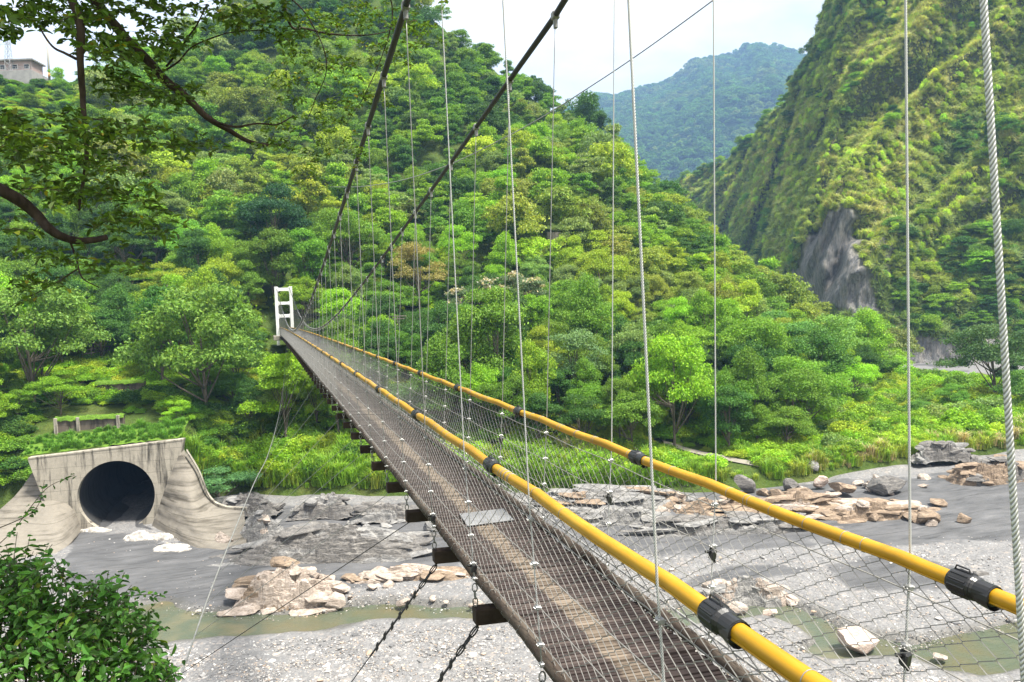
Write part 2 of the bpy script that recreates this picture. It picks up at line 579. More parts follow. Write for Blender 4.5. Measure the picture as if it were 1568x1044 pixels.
# twisted wire rope of the nearest hangers
t = NT('wire_rope')
w = t.n('ShaderNodeTexWave', wave_type='BANDS', bands_direction='Z', _Scale=38.0, _Distortion=0.0)
tcx = t.coord('Object', (3.0, 3.0, 1.0))
t.t.links.new(t.coord('Object', (1.0, 1.0, 1.0), (0.75, 0.75, 0)), w.inputs['Vector'])
M['rope'] = t.done(t.principled(t.ramp(w.outputs['Fac'], [(0.2, (0.28, 0.28, 0.28)), (0.6, (0.66, 0.66, 0.65))]), 0.45, 0.5, 0.2, normal=t.bump(w.outputs['Fac'], 0.6, 0.004)))

# yellow split pipe
t = NT('yellow_pipe')
f = t.noise(t.coord('Object', (1, 0.3, 1)), 6, 6, 0.65)
c = t.ramp(f, [(0.25, (0.30, 0.155, 0.007)), (0.55, (0.42, 0.228, 0.007)), (0.8, (0.49, 0.295, 0.028))])
d = t.noise(t.coord('Object', (1, 0.25, 1)), 1.4, 6, 0.7)
c = t.mix(t.ramp(d, [(0.52, 0.0), (0.76, 0.6)]), c, (0.22, 0.13, 0.025))
M['yellow'] = t.done(t.principled(c, t.ramp(d, [(0.4, 0.38), (0.7, 0.6)]), 0.4))

# deck boards: dark brown slats with a worn pale middle
t = NT('deck_boards')
tc = t.n('ShaderNodeTexCoord')
sx = t.n('ShaderNodeSeparateXYZ')
t.t.links.new(tc.outputs['Object'], sx.inputs[0])
r = t.attr('leafv')
f = t.noise(t.coord('Object', (2.5, 0.8, 1)), 1.3, 6, 0.7)
ff = t.noise(t.coord('Object', (3, 40, 1)), 1.5, 4, 0.7)
dx = t.math('ABSOLUTE', t.math('SUBTRACT', sx.outputs[0], 2.60))
worn = t.math('ADD', t.math('MULTIPLY', dx, -2.6), t.math('MULTIPLY', f, 1.25))
worn = t.math('ADD', worn, t.math('MULTIPLY', ff, 0.25))
wm = t.ramp(worn, [(0.42, 0.0), (0.56, 1.0)])
dark = t.ramp(r, [(0.0, (0.026, 0.019, 0.018)), (0.6, (0.048, 0.036, 0.033)), (1.0, (0.072, 0.056, 0.050))])
pale = t.ramp(r, [(0.0, (0.095, 0.074, 0.055)), (1.0, (0.21, 0.168, 0.128))])
c = t.mix(t.math('MULTIPLY', wm, 0.85), dark, pale)
M['deck'] = t.done(t.principled(c, 0.85, 0.2))
# timber edge pole
t = NT('edge_pole')
f = t.noise(t.coord('Object', (3, 0.7, 3)), 1.6, 7, 0.7)
c = t.ramp(f, [(0.3, (0.026, 0.019, 0.014)), (0.5, (0.06, 0.046, 0.037)), (0.66, (0.105, 0.086, 0.068)), (0.8, (0.06, 0.07, 0.03))])
M['edge'] = t.done(t.principled(c, 0.9, 0.15, normal=t.bump(f, 0.7, 0.03)))
t = NT('pale_patch')
f = t.noise(t.coord('Object'), 3, 5, 0.6)
M['plate'] = t.done(t.principled(t.ramp(f, [(0.3, (0.12, 0.12, 0.125)), (0.7, (0.26, 0.262, 0.27))]), 0.5, 0.5, 0.2))
M['grassleaf'] = M['leaf']
HAZE = 0.00018
EXPO = 1.25
# ------------------------------------------------------------------ terrain lofts
def zat(x, y, d):
    return float(pix(x, y, d)[2])


class Loft:
    """A sheet lofted through chains; a chain is a list of (column, depth, height)."""
    def __init__(s, chains, x0, x1, nx, per, amp, nscale, seed, smooth=2.0, gully=0.0, gw=26.0, shear=-0.55):
        s.xs = np.linspace(x0, x1, nx)
        D, Z = [], []
        for ch in chains:
            a = np.array(sorted(ch), float)
            d = np.interp(s.xs, a[:, 0], a[:, 1])
            z = np.interp(s.xs, a[:, 0], a[:, 2])
            k = max(3, int(smooth * 60 / ((x1 - x0) / nx)) | 1)
            w = np.hanning(k + 2)[1:-1]
            w /= w.sum()
            pad = k // 2
            D.append(np.convolve(np.pad(d, pad, 'edge'), w, 'valid'))
            Z.append(np.convolve(np.pad(z, pad, 'edge'), w, 'valid'))
        D, Z = np.array(D), np.array(Z)
        R = len(chains)
        tt = np.concatenate([np.linspace(i, i + 1, per[i], endpoint=False) for i in range(R - 1)] + [[R - 1 - 1e-9]])
        i = tt.astype(int)
        f = (tt - i)[:, None]
        f = f * 0.6 + 0.4 * f * f * (3 - 2 * f)
        s.tt = tt
        s.D = D[i] * (1 - f) + D[i + 1] * f
        s.Z = Z[i] * (1 - f) + Z[i + 1] * f
        h = hdir(s.xs)
        P = s.D[:, :, None] * h[None, :, :]
        P[:, :, 2] = s.Z
        sh = P.shape
        flat = P.reshape(-1, 3)
        n = fbm(flat / nscale, 5, seed)
        edge = np.clip((s.Z + 22.3) / 14.0, 0.05, 1) * np.clip((tt - 0.0) / 1.0, 0, 1)[:, None] * np.clip((R - 1 - tt) / 0.3, 0.2, 1)[:, None]
        P[:, :, 2] += n.reshape(sh[:2]) * amp * edge
        m = fbm(flat / (nscale * 0.7) + 31, 4, seed + 9).reshape(sh[:2]) * amp * 0.6 * edge
        P[:, :, :2] += m[:, :, None] * (h[None, :, :2])
        if gully:
            # ribs and gullies that run down the slope, slightly askew
            uu_ = np.cumsum(np.linalg.norm(np.gradient(P[len(tt) // 2], axis=0), axis=1)) / gw
            q = np.stack([np.broadcast_to(uu_[None, :], sh[:2]).ravel() - shear * np.repeat(tt, sh[1]), np.repeat(tt, sh[1]) * 0.35, np.zeros(sh[0] * sh[1])], 1)
            rb = (1 - 2 * np.abs(fbm(q, 3, seed + 50))) - 0.4
            rb = rb.reshape(sh[:2]) * gully * np.clip((tt - 0.9) / 0.6, 0, 1)[:, None] * np.clip((R - 1 - tt) / 1.2, 0.25, 1)[:, None]
            P[:, :, :2] -= rb[:, :, None] * h[None, :, :2]
            P[:, :, 2] += rb * 0.5
        s.P = P
        du = np.gradient(P, axis=1)
        dv = np.gradient(P, axis=0)
        N = np.cross(du, dv)
        N /= np.linalg.norm(N, axis=2)[..., None] + 1e-9
        s.area = np.linalg.norm(np.cross(du, dv), axis=2)
        N *= np.sign(N[..., 2:3] + 1e-9)
        s.N = N

    def faces(s, hole=None):
        r, c = s.P.shape[:2]
        i, j = np.meshgrid(np.arange(r - 1), np.arange(c - 1), indexing='ij')
        q = np.stack([i * c + j, i * c + j + 1, (i + 1) * c + j + 1, (i + 1) * c + j], -1).reshape(-1, 4)
        if hole is not None:
            ctr = s.P.reshape(-1, 3)[q].mean(1)
            q = q[~hole(ctr)]
        return q

    def sample(s, n, weight=None):
        """n random places on the sheet: position, normal, row parameter."""
        w = s.area.copy()
        w[-1, :] = w[:, -1] = 0
        if weight is not None:
            w *= weight(s)
        cs = np.cumsum(w.ravel())
        k = np.searchsorted(cs, rng.random(n) * cs[-1])
        k = np.minimum(k, w.size - 1)
        i, j = np.unravel_index(k, w.shape)
        i = np.minimum(i, w.shape[0] - 2)
        j = np.minimum(j, w.shape[1] - 2)
        a, b = rng.random((2, n, 1))
        P = (s.P[i, j] * (1 - a) + s.P[i, j + 1] * a) * (1 - b) + (s.P[i + 1, j] * (1 - a) + s.P[i + 1, j + 1] * a) * b
        return P, s.N[i, j], s.tt[i] + b[:, 0]

    def height(s, x, d):
        """Ground point of the sheet in column x nearest depth d."""
        j = int(np.clip(np.searchsorted(s.xs, x), 0, len(s.xs) - 1))
        col = s.P[:, j]
        dd = col @ FW
        return col[int(np.argmin(abs(dd - d)))]


toe = [(-600, 84), (0, 84), (50, 85), (62, 88.0), (276, 88.0), (285, 87), (330, 92), (460, 88), (600, 87), (700, 88), (860, 85), (960, 83),
       (1040, 83), (1150, 84), (1230, 86), (1340, 91), (1480, 97), (1700, 101), (2100, 106)]
R0 = [(x, d, -23.2) for x, d in toe]
R1 = []
for x, d in toe:
    if 60 <= x <= 280:
        R1.append((x, d + 0.6, -13.9))
    elif x < 60:
        R1.append((x, d + 4, -14.5))
    elif x < 330:
        R1.append((x, d + 3, -17.5))
    else:
        R1.append((x, d + 4, -20.0))
RW2 = [(-600, 95, -12), (0, 94, -12), (100, 94, -11.6), (280, 96, -11.5), (340, 104, -14.2), (430, 115, -11.6), (560, 115, -11.6), (700, 108, -15.3), (850, 109, -16.3),
      (1000, 106, -18.2), (1150, 104, -19.8), (1230, 106, -20.2), (1340, 130, -20.6), (1480, 150, -20.6), (1700, 150, -20.4), (2100, 150, -20)]
R3 = [(-600, 126, -5), (0, 126, -4.6), (250, 128, -5.0), (380, 136, -4.2), (430, 137.5, -3.4), (480, 138, -3.6), (560, 140, -4.2), (700, 137, -8), (850, 137, -10), (1000, 138, -11),
      (1150, 142, -13.0), (1230, 160, -15), (1340, 200, -19.8), (1480, 168, -20.7), (1700, 165, -20.6), (2100, 165, -20.4)]
R4 = [(-600, 175, 42), (0, 180, zat(0, 255, 180)), (200, 190, zat(200, 262, 190)), (430, 205, zat(430, 268, 205)), (700, 207, zat(700, 262, 207)), (860, 212, zat(860, 275, 212)),
      (950, 210, zat(950, 322, 210)), (1060, 202, zat(1060, 385, 202)), (1130, 196, zat(1130, 440, 196)), (1200, 200, zat(1200, 500, 200)),
      (1270, 206, -14.5), (1340, 216, -20.2), (1420, 205, -21.3), (1480, 205, -23), (1700, 200, -23), (2100, 200, -23)]
RIDGE = [(-600, 225, 78), (0, 215, zat(0, 128, 215)), (60, 215, zat(60, 136, 215)), (130, 232, zat(130, 135, 232)), (280, 270, zat(280, 92, 270)), (400, 290, zat(400, 8, 290)), (560, 300, zat(560, -40, 300)),
         (640, 300, zat(640, -2, 300)), (700, 300, zat(700, 56, 300)), (760, 300, zat(760, 100, 300)), (800, 300, zat(800, 136, 300)), (850, 300, zat(850, 178, 300)),
         (900, 290, zat(900, 210, 290)), (940, 288, zat(940, 228, 288)), (975, 280, zat(975, 292, 280)), (1010, 270, zat(1010, 315, 270)), (1050, 250, zat(1050, 355, 250)),
         (1100, 236, zat(1100, 405, 236)), (1160, 226, zat(1160, 455, 226)), (1220, 222, zat(1220, 500, 222)), (1290, 222, -15.5), (1340, 226, -20.6), (1420, 215, -23), (1480, 215, -23.5), (1700, 210, -23.5), (2100, 210, -23.5)]
R6 = [(x, d + 90, max(-24, z - 70)) for x, d, z in RIDGE]
LEFT = Loft([R0, R1, RW2, R3, R4, RIDGE, R6], -600, 2100, 340, [6, 16, 26, 34, 40, 18], 2.4, 24.0, 3)

# tunnel axis and mouth
TUN_C = pix(180, 758, 81.5)
TUN_R = 3.85
_n = -hdir(np.array([180.0]))[0]
_a = math.atan2(_n[1], _n[0]) + math.radians(-14)
TUN_N = np.array([math.cos(_a), math.sin(_a), 0.0])          # out of the mouth
TUN_S = np.array([-TUN_N[1], TUN_N[0], 0.0])                 # towards the photo's left or right


def tun_hole(P):
    q = P - TUN_C
    along = q @ TUN_N
    rad = np.hypot(q @ TUN_S, q[:, 2])
    return (rad < TUN_R + 0.9) & (along < 4) & (along > -12)


hill = mk('hillside', LEFT.P.reshape(-1, 3), LEFT.faces(tun_hole), M['soil'], smooth=True)
tag(hill, 'steep forested hillside on the far bank below the ridge', 'hillside', kind='structure')

T0 = [(900, 640, -26), (1020, 560, -25), (1060, 500, -25), (1130, 420, -25), (1200, 320, -25), (1262, 262, -24), (1300, 248, -24), (1340, 240, -24), (1450, 236, -24), (1568, 226, -24), (1800, 180, -24), (2200, 140, -24)]
T1 = [(x, d + (4 if x > 1200 else 10), -14 if x > 1200 else -16) for x, d, z in T0]
T2 = [(900, 660, 20), (1020, 590, 20), (1060, 530, 18), (1130, 450, zat(1130, 430, 450)), (1200, 352, zat(1200, 440, 352)), (1235, 292, zat(1235, 400, 292)), (1300, 276, zat(1300, 330, 276)), (1340, 274, zat(1340, 350, 274)), (1450, 280, zat(1450, 330, 280)),
      (1568, 270, zat(1568, 330, 270)), (1800, 225, 34), (2200, 180, 34)]
T3 = [(900, 680, 60), (1020, 620, 58), (1060, 560, zat(1060, 300, 560)), (1130, 500, zat(1130, 300, 500)), (1200, 410, zat(1200, 290, 410)), (1300, 345, zat(1300, 160, 345)), (1340, 335, zat(1340, 140, 335)), (1450, 325, zat(1450, 110, 325)),
      (1568, 315, zat(1568, 90, 315)), (1800, 270, 110), (2200, 225, 110)]
T4 = [(900, 700, 85), (1020, 660, zat(1020, 300, 660)), (1060, 600, zat(1060, 272, 600)), (1130, 545, zat(1130, 240, 545)), (1170, 500, zat(1170, 200, 500)), (1210, 470, zat(1210, 162, 470)), (1240, 440, zat(1240, 100, 440)), (1270, 420, zat(1270, 38, 420)),
      (1300, 405, zat(1300, -5, 405)), (1400, 385, zat(1400, -110, 385)), (1568, 370, zat(1568, -220, 370)), (1800, 330, 215), (2200, 290, 215)]
T5 = [(x, d + 120, z - 60) for x, d, z in T4]
RIGHT = Loft([T0, T1, T2, T3, T4, T5], 900, 2200, 520, [10, 64, 84, 84, 20], 9.0, 40.0, 21, smooth=0.35, gully=12.0, gw=30.0, shear=2.3)
_px, _py, _ = proj(RIGHT.P.reshape(-1, 3))
# bare rock scar on the buttress above the river bend, and the rock foot above the gravel bar
_scp = np.array([[1212, 425], [1250, 350], [1288, 316], [1302, 326], [1308, 360], [1332, 425], [1350, 470], [1344, 520], [1320, 500], [1280, 475], [1200, 475], [1196, 455]], float)


def poly_sd(px, py, poly):
    """Signed distance in pixels, positive inside."""
    poly = np.asarray(poly, float)
    n = len(poly)
    d = np.full(px.shape, 1e9)
    inside = np.zeros(px.shape, bool)
    for i in range(n):
        a, b = poly[i], poly[(i + 1) % n]
        e = b - a
        wx, wy = px - a[0], py - a[1]
        t = np.clip((wx * e[0] + wy * e[1]) / (e @ e + 1e-12), 0, 1)
        d = np.minimum(d, np.hypot(wx - t * e[0], wy - t * e[1]))
        cnd = ((a[1] > py) != (b[1] > py))
        xx = (b[0] - a[0]) * (py - a[1]) / (b[1] - a[1] + 1e-12) + a[0]
        inside ^= cnd & (px < xx)
    return np.where(inside, d, -d)


_flat = RIGHT.P.reshape(-1, 3)
_jit = fbm(_flat / 6.0, 4, 77) * 16
SCAR = sstep(-6, 6, poly_sd(_px, _py, _scp) + _jit)
_tt = np.repeat(RIGHT.tt, RIGHT.P.shape[1])
foot = sstep(1.15, 0.9, _tt + fbm(_flat / 9.0, 4, 5) * 0.16) * (_px > 1325)
patchy = sstep(0.30, 0.42, fbm(_flat / 16.0, 5, 99)) * 0.35 * (_tt < 2.6)
SCAR = np.maximum(np.maximum(SCAR, foot), patchy)
_rg = 1 - 2 * np.abs(fbm(_flat / np.array([3.2, 3.2, 11.0]), 4, 222))
_rg2 = fbm(_flat / np.array([1.3, 1.3, 2.2]), 3, 223)
_flat = _flat - (SCAR * (_rg * 1.3 + _rg2 * 0.7))[:, None] * np.array([FW[0], FW[1], 0.0]) - (SCAR * _rg * 0.5)[:, None] * RT
rh = mk('right_hillside', _flat, RIGHT.faces(), M['cliff'], smooth=True, attrs={'scar': ('POINT', 'FLOAT', SCAR)})
tag(rh, 'steep scrubby valley side with a bare grey rock scar above the river bend', 'hillside', kind='structure')
RIGHT.scar = SCAR.reshape(RIGHT.P.shape[:2])

CU0 = [(x, 1150, -60) for x in (500, 2000)]
CU1 = [(500, 1655, 20), (2070, 1655, zat(2070, 330, 1655)), (1050, 1655, zat(1050, 300, 1655)), (1240, 1655, zat(1240, 330, 1655)), (2000, 1655, 60)]
CU2 = [(500, 2070, 90), (2070, 2070, zat(2070, 235, 2070)), (1000, 2070, zat(1000, 200, 2070)), (1100, 2070, zat(1100, 178, 2070)), (1180, 2070, zat(1180, 150, 2070)), (2875, 2070, zat(2875, 190, 2070)), (2000, 2070, 200)]
CU3 = [(500, 2875, 240), (800, 2875, zat(800, 190, 2875)), (885, 2875, zat(885, 163, 2875)), (940, 2875, zat(940, 146, 2875)), (990, 2875, zat(990, 137, 2875)), (1030, 2875, zat(1030, 131, 2875)), (1070, 2875, zat(1070, 106, 2875)),
      (1110, 2875, zat(1110, 91, 2875)), (1140, 2875, zat(1140, 82, 2875)), (1172, 2875, zat(1172, 73, 2875)), (1200, 2875, zat(1200, 78, 2875)), (1240, 2875, zat(1240, 96, 2875)), (1350, 2875, zat(1350, 120, 2875)), (2000, 2875, 330)]
CU4 = [(x, 3300, z - 250) for x, d, z in CU3]
FAR = Loft([CU0, CU1, CU2, CU3, CU4], 500, 2000, 260, [8, 40, 50, 10], 40.0, 300.0, 41, smooth=0.12, gully=34.0, gw=150.0)
fm = mk('mountain', FAR.P.reshape(-1, 3), FAR.faces(), M['mountain'], smooth=True)
tag(fm, 'hazy blue green wooded mountain closing the valley', 'mountain', kind='structure')

# ------------------------------------------------------------------ river bed, shaped in columns and depths, pools carved out
POOL_A = [(150, 925), (205, 930), (250, 922), (300, 933), (345, 938), (420, 940), (520, 930), (560, 921), (620, 922), (700, 930), (760, 936), (800, 944), (760, 952), (700, 945), (640, 950), (560, 952), (500, 965), (430, 968), (330, 975), (255, 985), (200, 990), (120, 970)]
POOL_B = [(1010, 935), (1060, 925), (1110, 914), (1190, 915), (1240, 938), (1290, 960), (1340, 978), (1400, 985), (1470, 966), (1568, 948), (1720, 930), (1800, 1000), (1700, 1030), (1568, 1022), (1500, 1036), (1450, 1032), (1400, 1012), (1330, 1006), (1270, 1012), (1222, 1002),
          (1245, 982), (1218, 958), (1170, 942), (1100, 947), (1040, 962), (985, 955)]
SILTS = [[(330, 778), (520, 782), (700, 790), (735, 860), (640, 888), (540, 905), (345, 932), (240, 930), (215, 880)],
         [(800, 800), (1000, 770), (1200, 745), (1400, 735), (1600, 715), (1600, 760), (1400, 800), (1200, 830), (1000, 835), (830, 850)],
         [(1262, 872), (1340, 852), (1420, 858), (1480, 880), (1470, 905), (1380, 912), (1300, 906)],
         [(1180, 812), (1330, 788), (1480, 760), (1700, 735), (1700, 800), (1568, 830), (1400, 838), (1280, 842)],
         [(380, 800), (470, 790), (600, 792), (660, 815), (640, 850), (560, 870), (430, 850)],
         [(110, 815), (200, 815), (330, 850), (385, 880), (330, 915), (220, 925), (100, 900)],
         [(1040, 900), (1100, 880), (1200, 870), (1260, 880), (1100, 905)],
         [(800, 822), (1000, 812), (1220, 815), (1250, 840), (1000, 850), (840, 845)]]
bx = np.linspace(-700, 2400, 560)
bd = np.geomspace(30, 262, 420)
H = hdir(bx)
BP = bd[:, None, None] * H[None]
bxx = np.broadcast_to(bx[None, :], BP.shape[:2]).ravel()
BP = BP.reshape(-1, 3)
P0 = BP.copy()
P0[:, 2] = ZR
bqx, bqy, _ = proj(P0)
dd = np.repeat(bd, len(bx))
z = -21.72 + fbm(P0 / 9.0, 5, 12) * 0.20 + fbm(P0 / 1.7, 4, 13) * 0.07
pool = np.full(len(BP), -1e9)
wob = fbm(P0 / 2.2, 4, 55) * 7.0
for pl in (POOL_A, POOL_B):
    pool = np.maximum(pool, poly_sd(bqx, bqy, pl) + wob)
pool = pool * (dd / F_PX) * 1.0                      # to metres across
z = z - sstep(-0.35, 0.55, pool) * 0.62
# faint ledges of bedrock towards the far bank, near bank rising to the camera side
led = np.sin((P0[:, 1] * 0.9 - P0[:, 0] * 0.25 + fbm(P0 / 12, 3, 4) * 5) * 0.8)
z += sstep(66, 84, dd) * np.clip(led, 0, 1) * 0.28 * (dd < 110)
near = 0 * dd
z = z + near * (46 - dd).clip(0) * 0.56
sil = np.zeros(len(BP))
for pl in SILTS:
    sil = np.maximum(sil, sstep(-10, 10, poly_sd(bqx, bqy, pl) + fbm(P0 / 4.0, 4, 71) * 14))
sil = np.maximum(sil, sstep(0.22, 0.42, fbm(P0 / np.array([14, 9, 9]), 4, 91)) * 0.75 * sstep(60, 80, dd))
tmask = sstep(-8, 14, poly_sd(bqx, bqy, [(118, 775), (246, 775), (262, 815), (330, 850), (300, 880), (180, 870), (110, 850), (104, 815)]))
z = z * (1 - tmask) + (-21.96 + 0.04 * fbm(P0 / 1.2, 3, 66)) * tmask
wet = sstep(-0.5, 0.1, pool) * 0.75
BP[:, 2] = z
r, c = len(bd), len(bx)
i, j = np.meshgrid(np.arange(r - 1), np.arange(c - 1), indexing='ij')
q = np.stack([i * c + j, i * c + j + 1, (i + 1) * c + j + 1, (i + 1) * c + j], -1).reshape(-1, 4)
bed = mk('riverbed', BP, q, M['bed'], smooth=True, attrs={'silt': ('POINT', 'FLOAT', sil), 'wet': ('POINT', 'FLOAT', wet)})
tag(bed, 'wide grey gravel river bed with dark silt streaks', 'river bed', kind='structure')
BEDZ = z.reshape(r, c)


def bed_z(P):
    """Bed height at a place."""
    d = P @ FW
    lat = P @ RT
    # column whose horizontal direction matches
    x = bx[np.argmin(abs((H @ RT) / (H @ FW) - lat / d))]
    return BEDZ[int(np.argmin(abs(bd - d))), int(np.argmin(abs(bx - x)))]


# water lies level in the carved pools
wv = np.array([pix(900, 600, 1) * 0] * 4, float)
ang = [(-300, 25), (2600, 25), (2600, 150), (-300, 150)]
wv = np.array([hdir(np.array([float(a)]))[0] * b for a, b in ang])
wv[:, 2] = ZR
river = mk('river_water', wv, np.array([[0, 1, 2, 3]]), M['water'])
tag(river, 'shallow muddy olive river water between gravel banks', 'river', kind='structure')

# wide base ground that closes the valley bottom and reaches the horizon; near bank slope under the camera
ex = 4000.0
gv = [(-ex, -ex, -34), (ex, -ex, -34), (ex, ex, -34), (-ex, ex, -34)]
g0 = mk('ground', np.array(gv, float), np.array([[0, 1, 2, 3]]), M['soil'])
tag(g0, 'valley floor ground beyond the river', 'ground', kind='structure')
nb_prof = [(0.0, -1.75), (2.4, -1.85), (3.2, -2.35), (6, -5.2), (12, -9.6), (26, -16.5), (44, -22.4)]
az = np.radians(np.linspace(-110, 110, 80)) - 0
dist = np.array([0.0, 0.8, 1.6, 2.4, 3.2, 4.5, 6, 9, 12, 18, 26, 35, 44])
zz = np.interp(dist, [p[0] for p in nb_prof], [p[1] for p in nb_prof])
NV = []
base_a = math.atan2(FW[0], FW[1])
for D_, Z_ in zip(dist, zz):
    for a in az:
        NV.append((D_ * math.sin(base_a + a), D_ * math.cos(base_a + a), Z_))
NV = np.array(NV)
NV[:, 2] -= 0.25
NV[:, 2] += fbm(NV / 2.5, 4, 8) * 0.15 - 0.05
i, j = np.meshgrid(np.arange(len(dist) - 1), np.arange(len(az) - 1), indexing='ij')
c = len(az)
q = np.stack([i * c + j, (i + 1) * c + j, (i + 1) * c + j + 1, i * c + j + 1], -1).reshape(-1, 4)
nb = mk('near_bank', NV, q, M['soil'], smooth=True)
tag(nb, 'near bank slope falling from the bridge head to the river', 'bank', kind='structure')
# ------------------------------------------------------------------ vegetation prototypes
def leaf_quads(P, N, L, W, jit=0.7):
    """A rhombus leaf clump at each P facing about N."""
    n = len(P)
    N = N + rng.normal(0, jit, (n, 3))
    N /= np.linalg.norm(N, axis=1)[:, None] + 1e-9
    A = np.cross(N, rng.normal(0, 1, (n, 3)))
    A /= np.linalg.norm(A, axis=1)[:, None] + 1e-9
    B = np.cross(N, A)
    L = np.broadcast_to(L, (n,)) * rng.uniform(0.6, 1.35, n)
    W = np.broadcast_to(W, (n,)) * rng.uniform(0.6, 1.35, n)
    bend = N * (L * 0.16)[:, None]
    V = np.stack([P - A * (L / 2)[:, None], P + B * (W / 2)[:, None] + bend, P + A * (L / 2)[:, None], P - B * (W / 2)[:, None] + bend * 0.6], 1)
    return V.reshape(-1, 3), np.arange(n * 4).reshape(n, 4)


def leaf_mesh(name, V, Fq, mat, grp=None):
    n = len(Fq)
    v = rng.random(n)
    w = rng.random(n) ** 2
    if grp is not None:
        w = np.clip(0.75 * w + 0.25 * grp, 0, 1)
    o = mk(name, V, Fq, mat, attrs={'leafv': ('FACE', 'FLOAT', v), 'leafw': ('FACE', 'FLOAT', w)})
    me = o.data
    bpy.data.objects.remove(o)
    return me


def crown_points(kind, R, Hc, z0, n, seed):
    """Lobes of a crown and leaf places on their shells."""
    g = np.random.default_rng(seed)
    lobes = []
    if kind == 'dome':
        for k in range(38):
            a = g.uniform(0, 2 * math.pi)
            e = g.uniform(-0.2, 1.0)
            rr = math.sqrt(max(0, 1 - max(e, 0) ** 2)) * g.uniform(0.45, 0.98)
            lobes.append((R * rr * math.cos(a), R * rr * math.sin(a), z0 + Hc * (0.30 + 0.54 * e + g.normal(0, .05)), g.uniform(.15, .36) * R, g.uniform(.12, .26) * R))
    elif kind == 'oval':
        for k in range(26):
            a = g.uniform(0, 2 * math.pi)
            e = g.uniform(0, 1)
            rr = math.sin(math.pi * (0.12 + 0.83 * e)) ** 0.8 * g.uniform(0.4, 0.75)
            lobes.append((R * rr * math.cos(a), R * rr * math.sin(a), z0 + Hc * (0.08 + 0.86 * e), g.uniform(.24, .42) * R, g.uniform(.22, .36) * R))
    elif kind == 'flat':
        for k in range(24):
            a = g.uniform(0, 2 * math.pi)
            rr = math.sqrt(g.uniform(0, 1)) * 0.86
            z = z0 + Hc * (0.62 - 0.35 * rr ** 2 + g.uniform(-0.22, 0.28))
            lobes.append((R * rr * math.cos(a), R * rr * math.sin(a), z, g.uniform(.22, .36) * R, g.uniform(.09, .15) * R))
    elif kind == 'ragged':
        for k in range(22):
            a = g.uniform(0, 2 * math.pi)
            e = g.uniform(0, 1)
            rr = g.uniform(0.2, 0.95) * (1 - 0.5 * e)
            lobes.append((R * rr * math.cos(a), R * rr * math.sin(a), z0 + Hc * (0.1 + 0.85 * e), g.uniform(.16, .34) * R, g.uniform(.12, .24) * R))
    else:                                                        # bush
        for k in range(14):
            a = g.uniform(0, 2 * math.pi)
            rr = math.sqrt(g.uniform(0, 1)) * 0.75
            lobes.append((R * rr * math.cos(a), R * rr * math.sin(a), z0 + Hc * (0.28 + 0.45 * (1 - rr) * g.uniform(0.4, 1.3)), g.uniform(.26, .45) * R, g.uniform(.22, .40) * Hc))
    lobes = np.array(lobes)
    w = lobes[:, 3] * (lobes[:, 3] + lobes[:, 4])
    k = g.choice(len(lobes), n, p=w / w.sum())
    d = g.normal(0, 1, (n, 3))
    d /= np.linalg.norm(d, axis=1)[:, None]
    low = d[:, 2] < -0.25
    d[low, 2] *= -g.uniform(0.2, 1, low.sum())
    d /= np.linalg.norm(d, axis=1)[:, None]
    rad = g.uniform(0.35, 1.12, n) ** 0.7 * (1 + 0.45 * (g.random(n) < 0.16) * g.random(n))
    Lb = lobes[k]
    P = np.stack([Lb[:, 0] + d[:, 0] * Lb[:, 3] * rad, Lb[:, 1] + d[:, 1] * Lb[:, 3] * rad, Lb[:, 2] + d[:, 2] * Lb[:, 4] * rad], 1)
    N = d * np.array([0.6, 0.6, 0.8]) + np.array([0, 0, 0.40])
    lv = g.random(len(lobes))
    return P, N, lobes, lv[k]


def make_tree(kind, seed, nleaf, lsize, R=4.6, Ht=9.5, bare=0.28, bark='bark'):
    z0 = Ht * bare
    P, N, lobes, grp = crown_points(kind, R, Ht - z0, z0, nleaf, seed)
    V, Fq = leaf_quads(P, N, lsize, lsize * 0.55, 0.62)
    crown = leaf_mesh('crown', V, Fq, M['leaf'], grp)
    g = Geo()
    rr = np.random.default_rng(seed + 500)
    top = np.array([rr.normal(0, .3), rr.normal(0, .3), z0 + (Ht - z0) * 0.45])
    tr = smooth_path([(0, 0, -1.2), (rr.normal(0, .12), rr.normal(0, .12), z0 * 0.6), top], 8)
    tube(g, tr, np.linspace(0.20, 0.07, 8), 7)
    for l in lobes[:: max(1, len(lobes) // 11)]:
        s0 = tr[rr.integers(3, 6)]
        m = (s0 + l[:3]) / 2 + np.array([0, 0, -0.05 * R])
        tube(g, smooth_path([s0, m, l[:3]], 6), np.linspace(0.085, 0.02, 6), 5)
    o = g.build('trunk', M[bark], smooth=True)
    me = o.data
    bpy.data.objects.remove(o)
    return crown, me, R, Ht


TREES = {}
for kind, seeds in (('dome', (1, 2, 3)), ('oval', (11, 12)), ('flat', (21, 22)), ('ragged', (31, 32))):
    for s in seeds:
        TREES.setdefault(kind, []).append(make_tree(kind, s, 13500, 0.265, R={'flat': 5.4, 'oval': 3.6}.get(kind, 4.5), Ht={'flat': 8.6, 'oval': 9.8}.get(kind, 9.0)))
BIG = make_tree('dome', 77, 15000, 0.30, R=4.8, Ht=9.4, bare=0.24)
AIRY = make_tree('ragged', 88, 6500, 0.27, R=5.2, Ht=10.0, bare=0.42, bark='bark')


